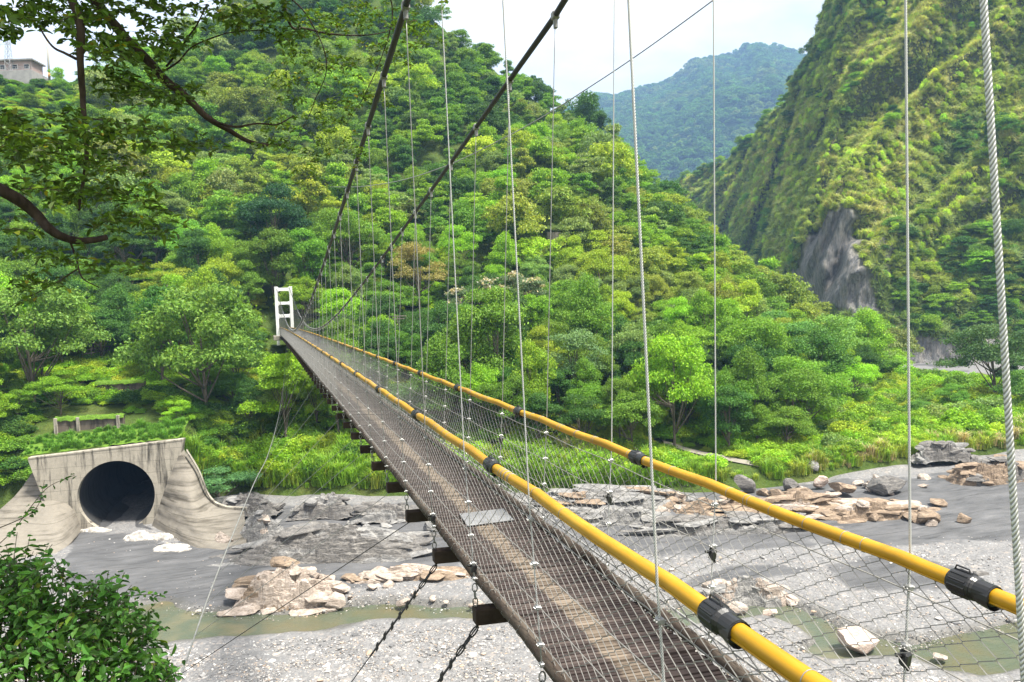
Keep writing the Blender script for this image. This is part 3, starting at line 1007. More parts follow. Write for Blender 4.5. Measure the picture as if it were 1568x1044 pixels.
def make_bush(seed, n, ls, R=1.6, Hb=1.9):
    P, N, lobes, grp = crown_points('bush', R, Hb, 0.0, n, seed)
    V, Fq = leaf_quads(P, N, ls, ls * 0.5, 0.7)
    f = leaf_mesh('foliage', V, Fq, M['leaf'], grp)
    g = Geo()
    rr = np.random.default_rng(seed + 900)
    for l in lobes[:7]:
        tube(g, smooth_path([(rr.normal(0, .1), rr.normal(0, .1), -0.4), (l[0] * .4, l[1] * .4, l[2] * .45), tuple(l[:3])], 5), np.linspace(0.04, 0.012, 5), 4)
    o = g.build('stem', M['bark'], smooth=True)
    me = o.data
    bpy.data.objects.remove(o)
    return f, me, R, Hb


BUSH = [make_bush(s, 2600, 0.24) for s in (41, 42, 43, 44)]


def make_tuft(seed, n=70, h=1.0, spread=0.45, w=0.035):
    """A tuft of arching grass blades."""
    g = np.random.default_rng(seed)
    V, Fq = [], []
    for k in range(n):
        a = g.uniform(0, 2 * math.pi)
        b0 = g.normal(0, spread * 0.35, 2)
        hh = h * g.uniform(0.5, 1.1)
        out = spread * g.uniform(0.4, 1.5)
        dx, dy = math.cos(a), math.sin(a)
        sx, sy = -dy * w, dx * w
        pts = [(b0[0], b0[1], -0.1), (b0[0] + dx * out * .35, b0[1] + dy * out * .35, hh * .65), (b0[0] + dx * out, b0[1] + dy * out, hh * g.uniform(.7, 1.0))]
        base = len(V)
        for p, ww in zip(pts, (1, .85, .15)):
            V.append((p[0] - sx * ww, p[1] - sy * ww, p[2]))
            V.append((p[0] + sx * ww, p[1] + sy * ww, p[2]))
        Fq += [[base, base + 1, base + 3, base + 2], [base + 2, base + 3, base + 5, base + 4]]
    return leaf_mesh('blades', np.array(V), np.array(Fq), M['leaf'])


TUFT = [make_tuft(s) for s in (51, 52, 53)]
REED = [make_tuft(s, 110, 2.2, 1.0, 0.05) for s in (54, 55)]

# lighter copies used only by the far masses
FARTREE = []
for kind, s in (('dome', 61), ('oval', 62), ('flat', 63), ('dome', 64), ('ragged', 65)):
    c, tmesh, R, Ht = make_tree(kind, s, 3800, 0.46, R=4.4, Ht=8.6)
    FARTREE.append(c)
FARBUSH = [make_bush(s, 750, 0.40, Hb=h_)[0] for s, h_ in ((71, 1.9), (72, 2.4), (73, 1.6), (74, 2.8), (75, 2.0), (76, 3.2))]
BLOB = [make_tree('dome', s, 420, 1.5, R=4.6, Ht=7.5, bare=0.1)[0] for s in (81, 82, 83)]

# ------------------------------------------------------------------ scattering a mass with geometry nodes
_colls = {}


def proto_collection(key, meshes):
    if key in _colls:
        return _colls[key]
    c = bpy.data.collections.new('leaf_forms_' + key)
    for k, me in enumerate(meshes):
        o = bpy.data.objects.new('%s_form_%02d' % (key, k), me)
        o.color = (0, 0, 0, 1)
        c.objects.link(o)
    _colls[key] = c
    return c


def scatter(name, key, meshes, P, scl, tint, label, cat, rot=None):
    n = len(P)
    me = bpy.data.meshes.new(name)
    me.vertices.add(n)
    me.vertices.foreach_set('co', np.asarray(P, np.float32).ravel())
    scl = np.asarray(scl, np.float32)
    if scl.ndim == 1:
        scl = np.repeat(scl[:, None], 3, 1)
    a = me.attributes.new('scl', 'FLOAT_VECTOR', 'POINT')
    a.data.foreach_set('vector', scl.ravel())
    a = me.attributes.new('rot', 'FLOAT_VECTOR', 'POINT')
    rv = np.zeros((n, 3), np.float32)
    rv[:, 2] = rng.uniform(0, 6.283, n)
    if rot is not None:
        rv[:] = rot
    a.data.foreach_set('vector', rv.ravel())
    a = me.attributes.new('idx', 'INT', 'POINT')
    a.data.foreach_set('value', rng.integers(0, len(meshes), n).astype(np.int32))
    a = me.attributes.new('tint', 'FLOAT_COLOR', 'POINT')
    tc = np.ones((n, 4), np.float32)
    tc[:, :3] = tint
    a.data.foreach_set('color', tc.ravel())
    o = bpy.data.objects.new(name, me)
    COL.objects.link(o)
    o.color = (0, 0, 0, 1)
    ng = bpy.data.node_groups.new('scatter_' + name, 'GeometryNodeTree')
    ng.interface.new_socket('Geometry', in_out='INPUT', socket_type='NodeSocketGeometry')
    ng.interface.new_socket('Geometry', in_out='OUTPUT', socket_type='NodeSocketGeometry')
    N_ = ng.nodes
    gi, go = N_.new('NodeGroupInput'), N_.new('NodeGroupOutput')
    ci = N_.new('GeometryNodeCollectionInfo')
    ci.inputs[0].default_value = proto_collection(key, meshes)
    ci.inputs[1].default_value = True
    ci.inputs[2].default_value = True
    iop = N_.new('GeometryNodeInstanceOnPoints')
    iop.inputs['Pick Instance'].default_value = True

    def na(nm, typ):
        x = N_.new('GeometryNodeInputNamedAttribute')
        x.data_type = typ
        x.inputs[0].default_value = nm
        return x.outputs[0]
    lk = ng.links.new
    lk(gi.outputs[0], iop.inputs['Points'])
    lk(ci.outputs[0], iop.inputs['Instance'])
    lk(na('idx', 'INT'), iop.inputs['Instance Index'])
    e2r = N_.new('FunctionNodeEulerToRotation')
    lk(na('rot', 'FLOAT_VECTOR'), e2r.inputs[0])
    lk(e2r.outputs[0], iop.inputs['Rotation'])
    lk(na('scl', 'FLOAT_VECTOR'), iop.inputs['Scale'])
    lk(iop.outputs[0], go.inputs[0])
    md = o.modifiers.new('scatter', 'NODES')
    md.node_group = ng
    tag(o, label, cat, kind='stuff')
    return o


# colours of whole crowns (albedo)
TONES = {
    'bright green': (0.190, 0.360, 0.024),
    'yellow-green': (0.280, 0.405, 0.034),
    'mid green': (0.125, 0.260, 0.028),
    'dark green': (0.058, 0.150, 0.026),
    'grey-green': (0.190, 0.300, 0.090),
    'olive': (0.215, 0.300, 0.050),
}
TN = list(TONES)


def tone_colour(nm, k=0.12):
    c = np.array(TONES[nm]) * np.array([1.20, 1.04, 0.85])
    return np.clip(c * (1 + rng.normal(0, k)) * (1 + rng.normal(0, 0.05, 3)), 0.008, 0.6)


ORD = ['first', 'second', 'third', 'fourth', 'fifth', 'sixth', 'seventh', 'eighth', 'ninth', 'tenth', 'eleventh', 'twelfth', 'thirteenth', 'fourteenth', 'fifteenth', 'sixteenth', 'seventeenth', 'eighteenth', 'nineteenth', 'twentieth',
       'twenty-first', 'twenty-second', 'twenty-third', 'twenty-fourth', 'twenty-fifth', 'twenty-sixth', 'twenty-seventh', 'twenty-eighth', 'twenty-ninth', 'thirtieth']
ALLTREES = []


def put_tree(proto, P, s, rot, colr, shape, tone, label=None, sz=1.0):
    crown, trunk, R, Ht = proto
    e = empty('broadleaf_tree', P)
    e.rotation_euler = (0, 0, rot)
    e.scale = (s, s, s * sz)
    c = bpy.data.objects.new('crown', crown)
    t_ = bpy.data.objects.new('trunk', trunk)
    for o in (c, t_):
        COL.objects.link(o)
        o.parent = e
    c.color = (*colr, 1)
    tag(e, label, 'tree', 'forest trees on the far hillside')
    ctr = np.array(P) + np.array([0, 0, Ht * s * sz * 0.62])
    ALLTREES.append((e, ctr, shape, tone, R * s, label))
    return e


def corridor_clear(P, r, top):
    """False where a crown would stand through the bridge, its tower or the landing."""
    x, y = P[0], P[1]
    if y > -2 and y < 141 and abs(x - 2.7) < 2.6 + r and top > -4.6:
        return False
    if 130 < y < 146 and abs(x - 2.7) < 4.0 + r:
        return False
    return True


KEEP_PX = [  # things that must stay in view: column box, row box, depth
    (412, 462, 430, 530, 139.0), (60, 292, 676, 840, 96.0), (84, 196, 632, 690, 97.0), (596, 622, 478, 492, 128.0), (1050, 1175, 690, 730, 101.0), (128, 168, 524, 540, 118.0), (176, 228, 572, 622, 108.0)]


def blocks_view(P, r, h):
    c = np.array(P) + np.array([0, 0, h * 0.6])
    x, y, d = proj(c)
    x, y, d = float(x[0]), float(y[0]), float(d[0])
    w, hh = r * F_PX / d, h * 0.5 * F_PX / d
    for x0, x1, y0, y1, dd_ in KEEP_PX:
        if d < dd_ and x + w * .85 > x0 and x - w * .85 < x1 and y + hh > y0 and y - hh < y1:
            return True
    return False


placed = []
key_trees = [  # column, row of the ground, depth, proto, scale, stretch, tone, colour or None, label
    (305, 622, 101, BIG, 1.72, 1.12, 'olive', (0.098, 0.165, 0.022), 'large olive-green domed tree standing behind the mossy terraces left of the white bridge tower'),
    (40, 650, 100, TREES['dome'][0], 1.75, 1.15, 'olive', (0.105, 0.170, 0.025), 'large olive-green tree on the slope at the far left above the drainage tunnel'),
    (640, 512, 148, AIRY, 1.35, 1.0, 'olive', (0.200, 0.165, 0.045), 'airy orange-tinted tree in fresh leaf right of the white bridge tower'),
    (778, 555, 142, TREES['flat'][0], 1.35, 1.25, 'grey-green', (0.085, 0.120, 0.050), 'tree crowned with cream blossom clusters halfway along the far slope'),
    (705, 540, 142, TREES['ragged'][0], 1.0, 1.0, 'grey-green', (0.09, 0.13, 0.05), 'small tree with pale cream blossom beside the orange-tinted tree'),
    (870, 632, 112, AIRY, 1.20, 1.0, 'grey-green', (0.105, 0.165, 0.055), 'pale grey-green open tree with bare slender trunks at the foot of the forest'),
    (300, 452, 150, TREES['flat'][1], 1.15, 1.3, 'bright green', (0.11, 0.235, 0.022), 'vivid bright green flat-topped tree above the large olive tree'),
    (1245, 585, 150, TREES['flat'][0], 1.75, 1.0, 'bright green', (0.125, 0.215, 0.035), 'light green spreading tree at the end of the spur below the grey rock scar'),
    (1320, 588, 168, TREES['flat'][1], 1.05, 1.0, 'bright green', (0.11, 0.20, 0.03), 'small light green tree standing beside the pale gravel bar'),
    (1180, 600, 140, TREES['flat'][1], 1.5, 1.05, 'mid green', (0.08, 0.165, 0.03), 'mid green spreading tree left of the light green spur tree'),
    (560, 520, 140, TREES['dome'][1], 0.95, 0.9, 'bright green', (0.12, 0.215, 0.025), 'light green rounded tree directly right of the white bridge tower under the cables'),
    (505, 520, 142, TREES['dome'][2], 0.75, 0.9, 'bright green', (0.125, 0.22, 0.024), 'small bright green rounded tree touching the landing of the white bridge tower'),
    (1512, 582, 140, TREES['flat'][0], 1.75, 1.05, 'mid green', (0.06, 0.105, 0.03), 'dark spreading tree at the right edge beside the gravel bar'),
    (1572, 640, 122, TREES['dome'][0], 0.95, 0.9, 'mid green', (0.075, 0.150, 0.022), 'rounded mid green tree at the right edge above the brown rock wall'),
    (1450, 620, 132, TREES['dome'][1], 0.62, 0.9, 'bright green', (0.10, 0.20, 0.022), 'small bright green bushy tree left of the dark spreading tree'),
    (1548, 600, 150, TREES['ragged'][0], 1.0, 1.0, 'dark green', (0.05, 0.10, 0.02), 'ragged dark tree right of the dark spreading tree'),
    (1400, 640, 124, TREES['dome'][2], 0.5, 0.8, 'mid green', (0.085, 0.17, 0.024), 'low bushy mid green tree on the open bank below the gravel bar'),
    (320, 690, 92, TREES['flat'][1], 0.92, 0.62, 'grey-green', (0.075, 0.155, 0.05), 'low blue-green spreading tree right of the concrete tunnel headwall'),
    (420, 480, 158, TREES['dome'][1], 1.5, 1.3, 'dark green', (0.022, 0.062, 0.018), 'tall dark green tree directly behind the white bridge tower'),
    (925, 215, 287, TREES['ragged'][1], 1.3, 1.35, 'mid green', (0.04, 0.09, 0.02), 'dark tree standing up from the skyline at the right end of the main ridge'),
]
for (cx_, ry, d_, pr, s_, sz, tone, colr, lab) in key_trees:
    P = LEFT.height(cx_, d_)
    kind = 'domed'
    put_tree(pr, P, s_, rng.uniform(0, 6.28), np.array(colr) * 1.6, kind, tone, lab, sz)
    placed.append((P[0], P[1], pr[2] * s_))

SHAPE = {'dome': 'domed', 'oval': 'tall oval', 'flat': 'flat-topped', 'ragged': 'ragged'}
big_patch = lambda P: fbm(np.asarray(P) / 34.0, 3, 303)
cand, cn, ctt = LEFT.sample(9000, lambda s: ((s.tt[:, None] > 1.35) & (s.xs[None, :] > -140) & (s.xs[None, :] < 1400)) * np.where(s.tt[:, None] < 3.0, 1.6, 1.0) * (s.P[..., 2] > -20.0))
order = np.argsort(cand @ FW)
pl = np.array([(p[0], p[1], p[2]) for p in placed])
far_P, far_s, far_t = [], [], []
n_ind = 0
for k in order:
    P = cand[k]
    x, y, d = [float(v[0]) for v in proj(P)]
    if x < -120 or x > 1380 or y < -140:
        continue
    if ctt[k] > 5.12:
        continue
    s = rng.uniform(0.62, 1.05) * (1.0 + 0.85 * rng.random() ** 2) * (1.0 if d > 108 else 0.8)
    if x > 1000 and ctt[k] < 2.2:
        continue                                                     # open bank, bushes only
    if ctt[k] < 1.9 and x > 440:
        continue
    kind = rng.choice(['dome', 'oval', 'flat', 'ragged'], p=[0.42, 0.18, 0.24, 0.16])
    pr = TREES[kind][rng.integers(len(TREES[kind]))]
    r = pr[2] * s
    if len(pl) and np.min(np.hypot(pl[:, 0] - P[0], pl[:, 1] - P[1]) - 0.47 * (pl[:, 2] + r)) < 0:
        continue
    if not corridor_clear(P, r * 0.8, P[2] + pr[3] * s):
        continue
    if blocks_view(P, r, pr[3] * s):
        continue
    if x < 140 and ctt[k] > 4.2:
        s *= 0.5                                                     # low scrub under the building
    b = float(big_patch(P[None])[0]) + rng.normal(0, 0.22)
    tone = TN[int(np.clip(np.searchsorted([-0.32, -0.10, 0.10, 0.24, 0.38], b), 0, 5))]
    tone = {0: 'dark green', 1: 'mid green', 2: 'bright green', 3: 'grey-green', 4: 'yellow-green', 5: 'olive'}[int(np.clip(np.searchsorted([-0.28, -0.02, 0.20, 0.30, 0.44], b), 0, 5))]
    pl = np.vstack([pl, (P[0], P[1], r)]) if len(pl) else np.array([(P[0], P[1], r)])
    vis = -60 < x < 1420 and y - pr[3] * s * F_PX / d < 1044 and y > -40
    if n_ind < 286 and vis:
        put_tree(pr, P, s, rng.uniform(0, 6.28), tone_colour(tone), SHAPE[kind], tone, None, rng.uniform(0.82, 1.45))
        n_ind += 1
    else:
        far_P.append(P)
        far_s.append((s, s, s * rng.uniform(0.85, 1.25)))
        far_t.append(tone_colour(tone))
print('trees', n_ind, 'far', len(far_P))
if far_P:
    scatter('hillside_forest', 'fartree', FARTREE, np.array(far_P), np.array(far_s), np.array(far_t), 'dense green forest covering the upper hillside up to the ridge', 'forest')

# labels: tone, shape and place for each remaining tree
COLS = [(150, 'far left'), (330, 'over the tunnel'), (480, 'by the white tower'), (640, 'right of white tower'), (800, 'behind the main cables'), (960, 'behind middle hangers'), (1130, 'right part of hill'), (2000, 'on the spur')]
ROWS = [(70, 'skyline'), (140, 'high hillside'), (210, 'upper hillside'), (270, 'above mid-hill'), (330, 'mid-hill'), (390, 'below mid-hill'), (450, 'lower hillside'), (510, 'near hill foot'), (570, 'hill foot'), (2000, 'river bank')]
zones = {}
for rec in ALLTREES:
    if rec[5]:
        continue
    x, y, d = [float(v[0]) for v in proj(rec[1])]
    cz = next(i for i, (b, _) in enumerate(COLS) if x < b)
    rz_ = next(i for i, (b, _) in enumerate(ROWS) if y < b)
    zones.setdefault((cz, rz_), []).append((x, rec))
for (cz, rz_), lst in zones.items():
    lst.sort(key=lambda q: q[0])
    for k, (x, rec) in enumerate(lst):
        o = ORD[k] + ' from left' if len(lst) > 1 else 'only one there'
        rec[0]['label'] = '%s %s tree, %s %s, %s' % (rec[3], rec[2], ROWS[rz_][1], COLS[cz][1], o)

# ------------------------------------------------------------------ far mountain forest and right-hand scrub
P, N, tt_ = FAR.sample(6500, lambda s: (s.tt[:, None] > 0.6) & (s.tt[:, None] < 3.1) & (s.xs[None, :] > 860) & (s.xs[None, :] < 1330))
sc_ = rng.uniform(1.6, 3.4, len(P))
tn = np.array([tone_colour('mid green' if v < 0.1 else ('dark green' if v < 0.3 else 'olive'), 0.2) * np.array([.6, .72, 1.0]) for v in fbm(P / 140.0, 3, 7) + rng.normal(0, .15, len(P))])  # bluer, darker crowns: distance haze put into their colour
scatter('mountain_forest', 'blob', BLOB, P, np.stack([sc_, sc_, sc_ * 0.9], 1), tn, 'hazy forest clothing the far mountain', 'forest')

P, N, tt_ = RIGHT.sample(30000, lambda s: (s.tt[:, None] > 0.95) & (s.tt[:, None] < 4.3) & (s.xs[None, :] > 1000) & (s.xs[None, :] < 1720))
px_, py_, pd_ = proj(P)
sd = poly_sd(px_, py_, _scp)
n1 = fbm(P / 16.0, 5, 99)
keep = (sd + fbm(P / 6.0, 4, 77) * 16 < -7) & (rng.random(len(P)) < np.where(n1 > 0.3, 0.75, 1.0))
P, px_, py_, N = P[keep], px_[keep], py_[keep], N[keep]
nt_ = N * 0.75 + np.array([0, 0, .45]) + rng.normal(0, .22, N.shape)
nt_ /= np.linalg.norm(nt_, axis=1)[:, None]
scrub_rot = np.stack([0 * nt_[:, 0], np.arccos(np.clip(nt_[:, 2], -1, 1)), np.arctan2(nt_[:, 1], nt_[:, 0])], 1)
dg_ = P @ RT * 0.75 + P[:, 2] * 0.9
n2 = 1.3 * fbm(np.stack([dg_ / 85.0, (P @ RT * 0.9 - P[:, 2] * 0.75) / 24.0, (P @ FW) / 60.0], 1), 4, 131) + 0.5 * fbm(P / 14.0, 3, 17) + 0.10 + rng.normal(0, 0.16, len(P))
tn = np.array([tone_colour('dark green' if v < -0.50 else 'mid green' if v < -0.30 else 'olive' if v < 0.0 else 'yellow-green', 0.22) * np.array([1.25, 1.25, 1.4]) for v in n2])
sc_ = 0.28 + 1.05 * rng.random(len(P)) ** 2.4
scatter('cliff_scrub', 'farbush', FARBUSH, P - np.array([0, 0, .3]), np.stack([sc_, sc_ * rng.uniform(.8, 1.2, len(P)), sc_ * rng.uniform(0.7, 1.3, len(P))], 1), tn, 'yellow-green scrub clinging to the steep right valley side', 'scrub', scrub_rot)
P, N, tt_ = RIGHT.sample(42000, lambda s: (s.tt[:, None] > 0.95) & (s.tt[:, None] < 4.25) & (s.xs[None, :] > 1000) & (s.xs[None, :] < 1690))
px_, py_, pd_ = proj(P)
keep = poly_sd(px_, py_, _scp) + fbm(P / 6.0, 4, 77) * 16 < -2
P, N, px_ = P[keep], N[keep], px_[keep]
nt_ = N * 0.55 + np.array([0, 0, .6]) + rng.normal(0, .2, N.shape)
nt_ /= np.linalg.norm(nt_, axis=1)[:, None]
grot = np.stack([0 * nt_[:, 0], np.arccos(np.clip(nt_[:, 2], -1, 1)), np.arctan2(nt_[:, 1], nt_[:, 0]) + 0.0], 1)
dg_ = P @ RT * 0.75 + P[:, 2] * 0.9
v_ = 1.3 * fbm(np.stack([dg_ / 85.0, (P @ RT * 0.9 - P[:, 2] * 0.75) / 24.0, (P @ FW) / 60.0], 1), 4, 131) + rng.normal(0, .18, len(P))
gc_ = np.array([(0.20, 0.26, 0.055), (0.33, 0.37, 0.07), (0.45, 0.43, 0.12)])[np.clip(np.searchsorted([-0.2, 0.22], v_), 0, 2)] * rng.uniform(.75, 1.25, (len(P), 1))
gs_ = rng.uniform(0.9, 2.3, len(P))
scatter('cliff_grass', 'tuft', TUFT + REED[:1], P, np.stack([gs_, gs_, gs_ * .8], 1), gc_, 'rough yellow-green grass covering the steep right valley side', 'grass', grot)

P, N, tt_ = RIGHT.sample(1700, lambda s: (s.tt[:, None] > 0.95) & (s.tt[:, None] < 4.2) & (s.xs[None, :] > 1000) & (s.xs[None, :] < 1720))
px_, py_, pd_ = proj(P)
keep = (poly_sd(px_, py_, _scp) < -24) & ((fbm(P / 30.0, 4, 231) < -0.16) | (tt_ > 3.95))
P = P[keep]
Pq, _n, tq = RIGHT.sample(150, lambda s: (s.tt[:, None] > 0.8) & (s.tt[:, None] < 1.75) & (s.xs[None, :] > 1375) & (s.xs[None, :] < 1700))
P = np.vstack([P, Pq])
sc_ = 0.3 + 0.9 * rng.random(len(P)) ** 1.8
tn = np.array([tone_colour(rng.choice(['dark green', 'mid green', 'bright green', 'olive'], p=[.35, .35, .15, .15]), 0.15) for _ in P])
scatter('cliff_woods', 'fartree', FARTREE, P - np.array([0, 0, .5]), np.stack([sc_, sc_, sc_ * 0.85], 1), tn, 'clumps of small trees among the scrub on the right valley side', 'woods')

# ------------------------------------------------------------------ undergrowth and bank plants
P, N, tt_ = LEFT.sample(15500, lambda s: ((s.tt[:, None] > 1.0) | ((s.xs[None, :] < 56) & (s.tt[:, None] > .45))) & ((s.tt[:, None] < 3.4) | ((s.xs[None, :] < 330) & (s.tt[:, None] > 3.9) & (s.tt[:, None] < 5.1))) & (s.xs[None, :] > -120) & (s.xs[None, :] < 1760) & (s.P[..., 2] > -21.6))
px_, py_, pd_ = proj(P)
keep = (pd_ > 78) & ~((px_ > 55) & (px_ < 300) & (pd_ < 97)) & ~((px_ > 55) & (px_ < 200) & (pd_ < 101))
keep &= ~((np.abs(P[:, 0] - 2.7) < 3.5) & (P[:, 1] > 128))
pathpoly = [(1000, 672), (1060, 690), (1120, 702), (1172, 716), (1165, 732), (1120, 722), (1060, 708), (990, 684)]
keep &= ~(poly_sd(px_, py_, pathpoly) > -3)
keep &= ~((px_ > 1285) & (pd_ > 192))
P, px_, pd_ = P[keep], px_[keep], pd_[keep]
n2 = fbm(P / 14.0, 4, 231) + rng.normal(0, 0.2, len(P))
tn = np.array([tone_colour('dark green' if v < -0.34 else 'mid green' if v < -0.12 else 'bright green' if v < 0.22 else 'yellow-green', 0.2) for v in n2])
sc_ = 0.4 + 1.15 * rng.random(len(P)) ** 1.6
scatter('undergrowth', 'bush', [b[0] for b in BUSH[:3]], P - np.array([0, 0, .25]), np.stack([sc_, sc_, sc_ * 0.75], 1), tn, 'tangle of low green undergrowth on the far bank', 'undergrowth')

P, N, tt_ = LEFT.sample(12000, lambda s: (1 + 5.0 * (s.tt[:, None] < 1.35)) * ((s.tt[:, None] > 0.5) & (s.tt[:, None] < 2.6) & (s.P[..., 2] > -21.75) & (s.xs[None, :] > 260) & (s.xs[None, :] < 1760)))
px_, py_, pd_ = proj(P)
keep = ((px_ > 1000) | (tt_ < 1.6)) & ~(poly_sd(px_, py_, pathpoly) > -3) & (pd_ < 175)
keep &= (px_ < 1020) | (tt_ < 1.4) | (rng.random(len(P)) < 0.32)
P, px_, tt_ = P[keep], px_[keep], tt_[keep]
n2 = fbm(P / 9.0, 4, 431) + rng.normal(0, 0.2, len(P))
gcol = {0: (0.21, 0.34, 0.028), 1: (0.32, 0.37, 0.05), 2: (0.45, 0.36, 0.18)}
tn = np.array([np.array(gcol[0 if v < 0.05 else 1 if v < 0.34 else 2]) * rng.uniform(.8, 1.2) for v in n2])
sc_ = rng.uniform(0.6, 1.25, len(P)) * np.where(px_ > 1020, 0.75, 1.0)
scatter('bank_grass', 'tuft', TUFT + REED[:1], P, sc_, tn, 'long green and straw grass along the river bank', 'grass')

# shrubs that can be told apart on the open bank
shr = []
P, N, tt_ = LEFT.sample(1500, lambda s: (s.tt[:, None] > 1.1) & (s.tt[:, None] < 2.95) & (s.xs[None, :] > 950) & (s.xs[None, :] < 1600) & (s.P[..., 2] > -21.2))
P2, N2, tt2 = LEFT.sample(260, lambda s: (s.tt[:, None] > 1.1) & (s.tt[:, None] < 2.5) & (s.xs[None, :] > 300) & (s.xs[None, :] < 950))
pl2 = []
for p in np.vstack([P, P2]):
    x, y, d = [float(v[0]) for v in proj(p)]
    if d > 190 or len(shr) >= 210 or not (300 < x < 1590):
        continue
    s = rng.uniform(0.8, 1.5) * (1.35 if d > 104 and x > 1000 else 1.0)
    if poly_sd(np.array([x]), np.array([y]), pathpoly)[0] > -14:
        continue
    if pl2 and min(math.hypot(p[0] - a, p[1] - b) - 1.1 * (s + c_) for a, b, c_ in pl2) < 0:
        continue
    if abs(p[0] - 2.7) < 3.5 and p[2] + 2 * s > -4.5:
        continue
    pl2.append((p[0], p[1], s))
    tone = rng.choice(['bright green', 'mid green', 'yellow-green', 'grey-green'], p=[.4, .25, .25, .1])
    b = BUSH[rng.integers(4)]
    e = empty('shrub', p)
    e.rotation_euler = (0, 0, rng.uniform(0, 6.28))
    e.scale = (s, s, s * rng.uniform(.75, 1.05))
    for nm, me in (('foliage', b[0]), ('stem', b[1])):
        o = bpy.data.objects.new(nm, me)
        COL.objects.link(o)
        o.parent = e
        if nm == 'foliage':
            o.color = (*tone_colour(tone), 1)
    tag(e, None, 'shrub', 'shrubs on the far river bank')
    shr.append((e, x, y, tone, s))
SC_ = [(480, 'left of the deck'), (760, 'beyond the deck'), (950, 'beyond right handrail'), (1050, 'left of the path'), (1180, 'around the path'), (1300, 'above brown slabs'), (1400, 'below gravel bar'), (1500, 'below dark tree'), (2000, 'right edge')]
SR_ = [(600, 'back of bank'), (640, 'middle of bank'), (680, 'front of bank'), (715, 'near the rocks'), (2000, 'just above rocks')]
zs = {}
for rec in shr:
    cz = next(i for i, (b, _) in enumerate(SC_) if rec[1] < b)
    rz_ = next(i for i, (b, _) in enumerate(SR_) if rec[2] < b)
    zs.setdefault((cz, rz_), []).append(rec)
for (cz, rz_), lst in zs.items():
    lst.sort(key=lambda q: q[1])
    for k, rec in enumerate(lst):
        o = ORD[k] + ' from left' if len(lst) > 1 else 'only one there'
        rec[0]['label'] = '%s shrub, %s, %s, %s' % (rec[3], SR_[rz_][1], SC_[cz][1], o)
# ------------------------------------------------------------------ suspension footbridge
A0, U0_, SP = 2.83309, -0.597206, 2.0
UM, DT = 67.2069, 135.544
KD = -6.01708e-05


def zdk(u):
    return KD * ((u - UM) ** 2 - UM ** 2)


def zcab(u, side):
    return -1.03723 + 0.00218839 * (u - UM) ** 2 - 0.0125834e-3 * np.abs(u - UM) ** 3 + (0.0565 if side > 0 else 0.0)


def ecab(u):
    return 0.871632 + 0.182745 * ((u - UM) / UM) ** 2


RAILX = {-1: A0 - 0.150 - 0.7578, 1: A0 - 0.150 + 0.7578}
RAILZ = {-1: -1.474, 1: -1.549}
CURBX = {-1: A0 - 0.850, 1: A0 + 0.50}
CURBZ = {-1: -2.816, 1: -2.885}


def railp(u, s, sag=True):
    ph = ((u - U0_) / SP) % 1.0
    return np.stack([np.full_like(u, RAILX[s]), u, RAILZ[s] + zdk(u) - (0.018 * np.sin(ph * math.pi) if sag else 0)], -1)


def curbp(u, s):
    return np.stack([np.full_like(u, CURBX[s]), u, CURBZ[s] + zdk(u)], -1)


bridge = empty('suspension_footbridge', (A0, 0, CURBZ[-1]))
tag(bridge, 'long narrow suspension footbridge with yellow handrails and wire mesh sides', 'footbridge')
BL = np.array([A0, 0, CURBZ[-1]])


def cabx(u, s):
    w_ = np.clip((9.5 - np.asarray(u, float)) / 6.0, 0, 1.3)
    return A0 + s * ecab(u) - (0.30 if s > 0 else 0.08) * w_ - (0 if s > 0 else 0.26) * np.clip((3.0 - np.asarray(u, float)) / 1.6, 0, 1)



def part(geo, name, mat, parent=None, **k):
    """A bridge part: world-space geometry under the bridge's empty."""
    o = geo.build(name, mat, None, **k)
    o.parent = parent if parent is not None else bridge
    o.matrix_parent_inverse.identity()
    if parent is None:
        o.location = -BL
    return o


UE0, UE1 = -1.4, 136.2
# deck of narrow boards
us = np.arange(UE0, UE1, 0.052)
n = len(us)
xl, xr = CURBX[-1] + 0.05, CURBX[1] - 0.05
wob = rng.normal(0, 0.004, n)
zc_l = CURBZ[-1] + zdk(us) - 0.055 + wob
zc_r = CURBZ[1] + zdk(us) - 0.055 + rng.normal(0, 0.004, n)
hw = 0.0215 * rng.uniform(0.85, 1.0, n)
V = np.zeros((n, 8, 3))
for k, (x, yy, zz_) in enumerate([(xl, -1, -1), (xr, -1, -1), (xr, 1, -1), (xl, 1, -1), (xl, -1, 1), (xr, -1, 1), (xr, 1, 1), (xl, 1, 1)]):
    V[:, k, 0] = x + rng.normal(0, 0.012, n)
    V[:, k, 1] = us + yy * hw
    V[:, k, 2] = (zc_l if x == xl else zc_r) + (0 if zz_ > 0 else -0.035)
Fd = (np.arange(n) * 8)[:, None, None] + BOXF[None]
deck = mk('deck', V.reshape(-1, 3), Fd.reshape(-1, 4), M['deck'], attrs={'leafv': ('FACE', 'FLOAT', np.repeat(rng.random(n), 6))})
deck.parent = bridge
deck.location = -BL
g = Geo()
uu = np.arange(UE0, UE1, 1.0)
for s in (-1, 0, 1):
    x = {-1: xl + .12, 0: (xl + xr) / 2, 1: xr - .12}[s]
    Pm = np.stack([np.full_like(uu, x), uu, np.interp(x, [xl, xr], [-2.816, -2.885]) + zdk(uu) - 0.14], -1)
    tube(g, Pm, 0.05, 4)
part(g, 'deck_bearer', M['timber_dark'])
# pale grey patch on the boards, built as a thin plate
u0 = 6.9
g = Geo()
for uu_, w in ((9.75, 1.0),):
    zl = CURBZ[-1] + float(zdk(uu_))
    bevbox(g, (A0 - 0.12, uu_, zl - 0.068), (0.34, 0.06, -0.018), (0.02, 0.30, 0), (0, 0, 0.008), 0.003)
part(g, 'pale_patch', M['plate'])

